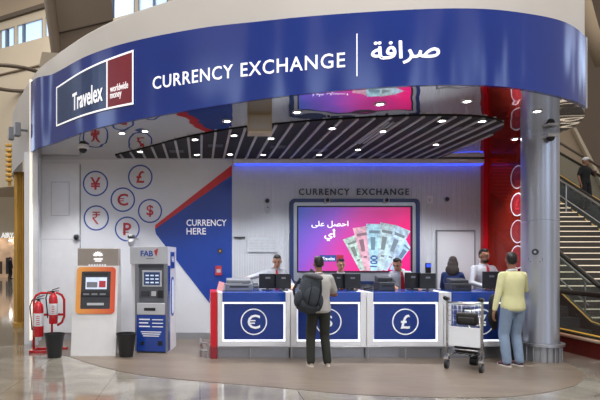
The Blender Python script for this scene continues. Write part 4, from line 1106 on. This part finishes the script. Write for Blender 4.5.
# backpack on the man's back: built in the man's frame, then left top-level
bp_ = thing('backpack', 'big dark grey hiking backpack worn on the back of the man at the counter', 'backpack', (PX(306.5, 7.82), 7.82, .87), .3)
bp_.rotation_euler = (0, .22, .3)
mb = MB()
mb.ell((0, 0, .26), (.19, .13, .3)); mb.box((0, .02, .26), (.28, .16, .42), bev=.05); mb.ell((0, .0, .06), (.19, .14, .12)); mb.ell((-.02, .02, .46), (.14, .1, .1))
link('main_body', vox(mb, .012, 5), 'backpack', bp_)
mb = MB(); mb.ell((0, -.11, .2), (.14, .06, .16)); link('front_pocket', vox(mb, .012, 4), 'backpack', bp_)
mb = MB(); mb.ell((0, -.02, .5), (.15, .12, .06)); link('top_lid', vox(mb, .012, 4), 'greyvest', bp_)
for s in (-1, 1):
    mb = MB(); mb.ell((s*.18, -.01, .14), (.05, .08, .13)); link('side_pocket', vox(mb, .012, 4), 'backpack', bp_)
    MB().tube([(s*.07, -.13, .46), (s*.08, -.165, .3), (s*.07, -.15, .08)], .009, 8).build('compression_strap', 'strap', bp_, smooth=True)
MB().tube([(.13, .1, .1), (.2, .12, .25), (.17, .13, .45), (.12, .14, .56), (.08, .25, .62)], .022, 8).build('shoulder_strap', 'strap', bp_, smooth=True)
MB().tube([(-.14, .1, .1), (-.2, .14, .25), (-.17, .14, .36), (-.13, .13, .44)], .022, 8).build('shoulder_strap', 'strap', bp_, smooth=True)
# crossbody strap on the man: belongs to a small pouch strap
MB().tube([(0.0, -.0, 0), (0, 0, .01)], .005, 6)
mb = MB(); mb.tube([(.05, .22, .6), (.13, .14, .56), (.21, .13, .42), (.25, .16, .25)], .018, 8).build('cross_strap', 'strap', bp_, smooth=True)
# black jacket over trolley corner, suitcase behind man
t = thing('jacket', 'black jacket hanging between the trolley and the man in yellow', 'jacket', (PX(493, 8.28), 8.28, .6), .3)
mb = MB(); mb.ell((0, 0, .3), (.07, .06, .17)); mb.ell((.0, 0, .12), (.09, .06, .16)); mb.ell((.03, .01, .02), (.06, .05, .12)); link('cloth', vox(mb, .01, 4), 'bag', t)
MB().tube([(-.04, -.06, .4), (-.06, -.065, .2), (-.05, -.06, 0)], .02, 8).build('sleeve', 'bag', t, smooth=True)
soft_bag('suitcase', 'black suitcase standing on the floor behind the man in yellow', (4.93, 8.36, 0), (.26, .16, .5), .1, 'suitcase')

# ------------------------------------------------------------------ escalators, stairs on the right
SL = math.tan(math.radians(30))
def stairs(name, x0, x1, y0, n, label, cat, rise=.16, nos=True):
    run = rise/SL
    t = thing(name, label, cat, (0, 0, 0))
    pts = [(y0, 0)]
    for k in range(n): pts += [(y0+k*run, (k+1)*rise), (y0+(k+1)*run, (k+1)*rise)]
    pts += [(y0+n*run, (n-1)*rise-.3), (y0+1.0, 0)]
    MB().prism(pts, x0, x1, 'x').build('flight', 'tread', t)
    if nos:
        mb = MB()
        for k in range(n): mb.bb(x0+.05, x1-.05, y0+k*run-.012, y0+k*run+.05, (k+1)*rise-.02, (k+1)*rise+.004)
        mb.build('lit_nosing', 'nosing', t)
    return t
Y0 = 11.4
st = stairs('staircase', 8.1, 11.7, Y0, 46, 'wide staircase with lit step edges between the escalators', 'stairs')
def rail(name, x, y0, y1, z0, label, cat='railing', step=1.6):
    t = thing(name, label, cat, (x, y0, 0))
    zz = lambda y: z0+(y-y0)*SL
    L_ = y1-y0
    MB().tube([(0, -.25, z0+.95), (0, 0, zz(y0)+1.0), (0, L_, zz(y1)+1.0)], .03, 8).build('handrail', 'steel', t, smooth=True)
    y = 0.1
    while y < L_:
        MB().cyl((0, y, zz(y0+y)), (0, y, zz(y0+y)+1.0), .02, n=8).build('post', 'steel', t); y += step
    MB().tube([(0, 0, zz(y0)+.5), (0, L_, zz(y1)+.5)], .015, 6).build('mid_rail', 'steel', t, smooth=True)
    return t
rail('stair_railing', 8.5, Y0+.2, 21, .1, 'steel railing with thin posts along left side of the lit stairs')
rail('stair_railing', 11.4, Y0+.2, 21, .1, 'steel railing with thin posts along right side of the lit stairs')
def escalator(x0, x1, y0, L_, label, zbase=0, E=2.3):
    t = thing('escalator', label, 'escalator', (0, 0, 0), 0)
    z = lambda y: zbase+(y-y0)*SL
    ye = y0+L_
    n = int(L_/(.2/SL))
    pts = [(y0, zbase)]; run = .2/SL
    for k in range(n): pts += [(y0+k*run, zbase+(k+1)*.2), (y0+(k+1)*run, zbase+(k+1)*.2)]
    pts += [(y0+n*run, zbase+n*.2-1.0), (y0+1.4, zbase-.0)]
    MB().prism(pts, x0+.12, x1-.12, 'x').build('steps', 'darkgrey', t)
    for x in (x0, x1):
        s = 1 if x == x0 else -1
        MB().prism([(y0-E+.15, zbase), (y0-E+.15, zbase+.25), (y0-.3, zbase+.27), (y0+.1, zbase+.32), (ye, z(ye)+.32), (ye, z(ye)-.9), (y0+1.3, zbase)], x-.06, x+.06, 'x').build('side_cladding', 'cladding', t)
        MB().prism([(y0-E+.15, zbase+.25), (y0-E, zbase+.7), (y0-E+.25, zbase+.96), (y0-.3, zbase+.98), (y0+.0, zbase+1.05), (ye, z(ye)+1.1), (ye, z(ye)+.32), (y0+.1, zbase+.32), (y0-.3, zbase+.27)], x-.008, x+.008, 'x').build('glass_balustrade', 'glass', t)
        MB().tube([(x, y0-E+.25, zbase+.3), (x, y0-E-.03, zbase+.55), (x, y0-E-.01, zbase+.85), (x, y0-E+.25, zbase+.99), (x, y0-.3, zbase+1.0), (x, y0, zbase+1.08), (x, ye, z(ye)+1.13)], .045, 8).build('handrail', 'handrail', t, smooth=True)
        MB().tube([(x-.07, y0-E+.3, zbase+.29), (x-.07, y0-.3, zbase+.31), (x-.07, y0+.1, zbase+.36), (x-.07, ye, z(ye)+.36)], .012, 6).build('skirt_light', 'yellowled', t, smooth=True)
    return t
escalator(6.85, 7.9, 10.5, 11.5, 'near escalator with yellow lit skirt beside the metal column')
escalator(12.0, 13.4, 12.1, 12, 'far escalator carrying a man in a pale cap')
e3 = None
# man riding the far escalator
ey = 17.5; ez = (int((ey-12.1)/(.2/SL))+1)*.2
person('man in black shirt and pale cap riding the far escalator', (12.72, ey, ez), .25, 1.72, skin='skin2', top='blacktrousers', bottom='blacktrousers', sleeve='short', untuck=.05, cap='paper', lw=(.12, -.25, 1.22), rw=(-.24, -.05, .86), rpole=(-.6, .6, -.3), lpole=(.6, .2, -.6), fine=.012, face=False)
# dark red plinth
mb = MB()
pl = [(p[0], p[1]) for p in catmull([(7.2, 6.8), (6.62, 7.4), (6.42, 8.2), (6.38, 9.2), (6.42, 10.6), (6.5, 12.0)], 8)]
poly = pl + [(a+.26, b+.02) for a, b in pl[::-1]]
o = mb.prism(poly, 0, .27).build('trim_3', 'redplinth'); struct(o)
mb = MB(); mb.tube([(a, b, .285) for a, b in pl], .03, 8); mb.build('stone_cap', 'cream', o, smooth=True)

# ------------------------------------------------------------------ terminal shell
def frontal(pts, Y): return [(PX(a, Y), PZ(b, Y)) for a, b in pts]
YB = 46
# far left: shop front
o = MB().bb(-34, -11, 44, 44.4, 0, 26).build('wall_left_terminal', 'beige'); struct(o)
# shop
t = thing('shop_front', 'white shop front with warm lit interior and letters at the far left', 'shop', (-16.5, 42, 0))
MB().bb(-5, 3.2, 0, .5, 3.2, 6.4).build('upper_panel', 'cream', t)
MB().bb(-5, 3.2, .6, 1.6, 0, 3.2).build('interior', 'shopglow', t)
for x in (-1.4, 3.0): MB().bb(x-.2, x+.2, 0, .5, 0, 3.2).build('pier', 'cream', t)
mb = MB(); text_to(mb, 'AIRYA', PX(1.5, 42)+16.5, PX(17.5, 42)+16.5, PZ(238, 42), PZ(232.8, 42), lambda u, v, w: V((u, -.03-max(w, 0), v)), .02, .05); mb.build('lettering', 'lettering', t)
for k, x in enumerate((.2, 1.0, 1.9, 2.5)): MB().bb(x, x+.4, .3, .6, .3, 1.3+.3*(k % 2)).build('display_rail', ('brown2', 'darkgrey', 'beige', 'darkgrey')[k], t)
for x in (.0, 1.2, 2.4): MB().ell((x+.2, .3, 2.95), (.12, .12, .06)).build('spot_lamp', 'lens', t, smooth=True)
person('shopper in dark clothes standing outside the far left shop', (PX(10, 40), 40, 0), 2.6, 1.65, top='blacktrousers', bottom='blacktrousers', fine=.014, face=False)
# beige arch and gold lattice at far left
mb = MB()
arc = [V((-17.2+3.0*math.sin(a), 36, 3.2+7.5*(1-math.cos(a))*1.0)) for a in [i*PI/2/14 for i in range(15)]]
mb.tube([(-16.2, 36, 0), (-16.0, 36, 4), (-15.0, 36, 7.5), (-13.2, 36, 10.2), (-10.5, 36, 12)], .55, 12).build('trim_4', 'cream', smooth=True)
struct(bpy.data.objects['trim_4'])
mb = MB()
for k in range(8): mb.box((PX(9, 30), 30, PZ(180, 30)+k*.28), (.36, .2, .16), bev=.03)
mb.bb(PX(9, 30)-.08, PX(9, 30)+.08, 30.05, 30.15, PZ(186, 30), PZ(150, 30))
o = mb.build('gold_lattice', 'gold'); tag(o, 'small gold lattice of stacked blocks in the beige arch at far left', 'lattice')
mb = MB(); mb.tube([V((PX(11, 30)+2.2*math.cos(a), 30+2.2*math.sin(a), PZ(79, 30))) for a in [2*PI*i/40 for i in range(40)]], .11, 8, closed=True)
o = mb.build('trim_5', 'brown2', smooth=True); struct(o)
# clerestory wall with windows, upper left
A = V((PX(-60, 36), 36, 0)); B = V((PX(215, 26), 26, 0))
dirx = (B-A).normalized(); ang = math.atan2(dirx.y, dirx.x); LEN = (B-A).length
def on_clere(px):      # distance along the wall for a picture column
    k = (px-CX)/F
    # A.x + s*dx = k*(A.y + s*dy)
    return (k*A.y - A.x)/(dirx.x - k*dirx.y)
zs, zt = 14.7, 15.85
cw = thing('wall_clerestory', 'x', 'x'); del cw['label']; del cw['category']; cw['kind'] = 'structure'
cw.location = A; cw.rotation_euler = (0, 0, ang)
MB().bb(0, LEN, 0, .4, 6, zs).build('lower_wall', 'cream', cw)
MB().bb(0, LEN, 0, .4, zt, zt+.5).build('head_band', 'cream', cw); MB().bb(0, LEN, -.2, .4, zt+.5, zt+.75).build('dark_band', 'brown2', cw); MB().bb(0, LEN, -.1, .4, zt+.75, 30).build('upper_wall', 'beige', cw)
MB().bb(0, LEN, -.12, .1, zs-1.7, zs-1.62).build('string_course', 'brown', cw)
for i, (a, b) in enumerate(((-50, -28), (-24, -5), (0, 4.5), (7.5, 13), (16, 21.5), (24, 41), (43.5, 62), (66, 88), (92, 110), (113, 133), (136, 152), (154, 166), (169, 200))):
    p = on_clere(a); q = on_clere(b)
    w_ = MB().bb(p, q, .15, .2, zs, zt).build('window_%d' % (i+1), 'sky', cw); w_['kind'] = 'structure'
    MB().bb(q, on_clere(b)+.12, .05, .25, zs, zt).build('mullion', 'skyframe', cw)
    if i % 2: MB().bb(q+.12, q+.32, .0, .3, zs, zt).build('pier', 'cream', cw)
# big brown strut and the taupe panel right of it
mb = MB(); mb.tube([(PX(44, 22), 22, PZ(-60, 22)), (PX(49.5, 22), 22, PZ(0, 22)), (PX(56, 22), 22, PZ(50, 22)), (PX(63, 22), 22, PZ(110, 22))], [.24, .24, .22, .2], 12)
o = mb.build('trim_6', 'brown', smooth=True); struct(o)
mb = MB(); mb.prism(frontal([(50, -60), (118, -60), (111, -4), (113, 24), (112, 60), (58, 110), (56, 48)], 22.6), 22.6, 22.8, 'y'); o = mb.build('ceiling_panel', 'brown', None); struct(o)
mb = MB(); mb.prism(frontal([(57, 33), (112, 20), (112, 20.8), (57, 33.8)], 22.55), 22.5, 22.59, 'y'); mb.build('joint', 'brown2', o)
# lower-left bright triangular panel
mb = MB(); mb.prism(frontal([(39, 66), (42, 52), (60, 53), (48, 70)], 20), 20, 20.1, 'y'); o = mb.build('trim_7', 'cream'); struct(o)
# right hand side
o = MB().bb(9, 40, 40, 40.5, 0, 34).build('wall_right_terminal', 'brown'); struct(o)
mb = MB(); mb.prism(frontal([(540, 150), (566, 126), (574, 131), (612, 210), (540, 210)], 30), 30, 30.2, 'y'); o = mb.build('ceiling_panel_right', 'beige'); struct(o)
mb = MB(); mb.prism(frontal([(572, 128), (575, 128), (610, 196), (606, 196)], 29.8), 29.7, 29.9, 'y'); o2 = mb.build('panel_edge', 'cream', o)
mb = MB(); mb.tube([(PX(576, 24), 24, PZ(-70, 24)), (PX(582, 24), 24, PZ(0, 24)), (PX(590, 24), 24, PZ(30, 24)), (PX(604, 24), 24, PZ(64, 24))], .33, 12); o = mb.build('trim_8', 'beige', smooth=True); struct(o)
mb = MB(); mb.tube([(PX(560, 26), 26, PZ(143, 26)), (PX(615, 26), 26, PZ(176, 26))], .06, 8); o = mb.build('trim_9', 'brown2', smooth=True); struct(o)

# ------------------------------------------------------------------ lights
def spot(x, y, z, e, ang=1.9, col=(.97, .98, 1), r=.08, blend=.6):
    l = bpy.data.lights.new('spot', 'SPOT'); l.energy = e; l.spot_size = ang; l.spot_blend = blend; l.color = col; l.shadow_soft_size = r
    o = bpy.data.objects.new('spot_lamp_light', l); COL.objects.link(o); o.location = (x, y, z)
for x, y in ((-2.2, 9.4), (-1.0, 9.0), (.4, 9.3), (1.6, 9.4), (2.9, 9.4), (4.2, 9.4), (5.1, 9.2), (.6, 7.7), (2.2, 7.0), (3.8, 6.9)):
    spot(x, y, CT-.12, 155)
def area(loc, rot, sx, sy, e, col=(1, 1, 1)):
    l = bpy.data.lights.new('area', 'AREA'); l.shape = 'RECTANGLE'; l.size = sx; l.size_y = sy; l.energy = e; l.color = col
    o = bpy.data.objects.new('terminal_light', l); COL.objects.link(o); o.location = loc; o.rotation_euler = rot
area((2, -2, 13), (math.radians(25), 0, 0), 14, 8, 1300, (1, .96, .9))
area((-12, 24, 17), (math.radians(10), 0, 0), 12, 8, 1300, (1, .97, .92))
area((18, 20, 14), (math.radians(10), 0, 0), 8, 8, 220, (1, .92, .82))
w = bpy.data.worlds.new('terminal_air'); SC.world = w; w.use_nodes = True
nt = w.node_tree; bg = nt.nodes['Background']
tc = nt.nodes.new('ShaderNodeTexCoord'); sx = nt.nodes.new('ShaderNodeSeparateXYZ'); cr = nt.nodes.new('ShaderNodeValToRGB')
nt.links.new(tc.outputs['Generated'], sx.inputs[0]); nt.links.new(sx.outputs['Z'], cr.inputs[0])
e = cr.color_ramp.elements
e[0].position = 0; e[0].color = lin('#6f655a'); e[1].position = 1; e[1].color = lin('#a89c8c')
for p, c in ((.04, '#7d746a'), (.12, '#cfdcf0'), (.3, '#d5e2f6'), (.36, '#8a8078'), (.6, '#978b7d')):
    k = e.new(p); k.color = lin(c)
nz = nt.nodes.new('ShaderNodeTexNoise'); nz.inputs['Scale'].default_value = 2.6; nz.inputs['Detail'].default_value = 3
mp = nt.nodes.new('ShaderNodeMapping'); mp.inputs['Scale'].default_value = (2.2, 2.2, 1.6)
nt.links.new(tc.outputs['Generated'], mp.inputs[0]); nt.links.new(mp.outputs[0], nz.inputs['Vector'])
c2 = nt.nodes.new('ShaderNodeValToRGB'); c2.color_ramp.elements[0].position = .5; c2.color_ramp.elements[1].position = .6
nt.links.new(nz.outputs['Fac'], c2.inputs[0])
mx = nt.nodes.new('ShaderNodeMixRGB'); mx.inputs[1].default_value = lin('#9a9188')
c3 = nt.nodes.new('ShaderNodeMixRGB'); c3.blend_type = 'MULTIPLY'; c3.inputs[0].default_value = 1; c3.inputs[2].default_value = (2.6, 2.7, 2.9, 1)
nt.links.new(cr.outputs[0], c3.inputs[1]); nt.links.new(c2.outputs[0], mx.inputs[0]); nt.links.new(c3.outputs[0], mx.inputs[2])
nt.links.new(mx.outputs[0], bg.inputs[0]); bg.inputs[1].default_value = 1.15

# ------------------------------------------------------------------ camera
cam = bpy.data.cameras.new('camera'); co = bpy.data.objects.new('camera', cam); COL.objects.link(co)
co.location = (0, 0, H); co.rotation_euler = (PI/2, 0, 0)
cam.sensor_fit = 'HORIZONTAL'; cam.sensor_width = 36; cam.lens = 36*F/600; cam.shift_x = (300-CX)/600; cam.shift_y = (CY-200)/600
cam.clip_end = 300
SC.camera = co
SC.view_settings.view_transform = 'Standard'
SC.view_settings.look = 'None'
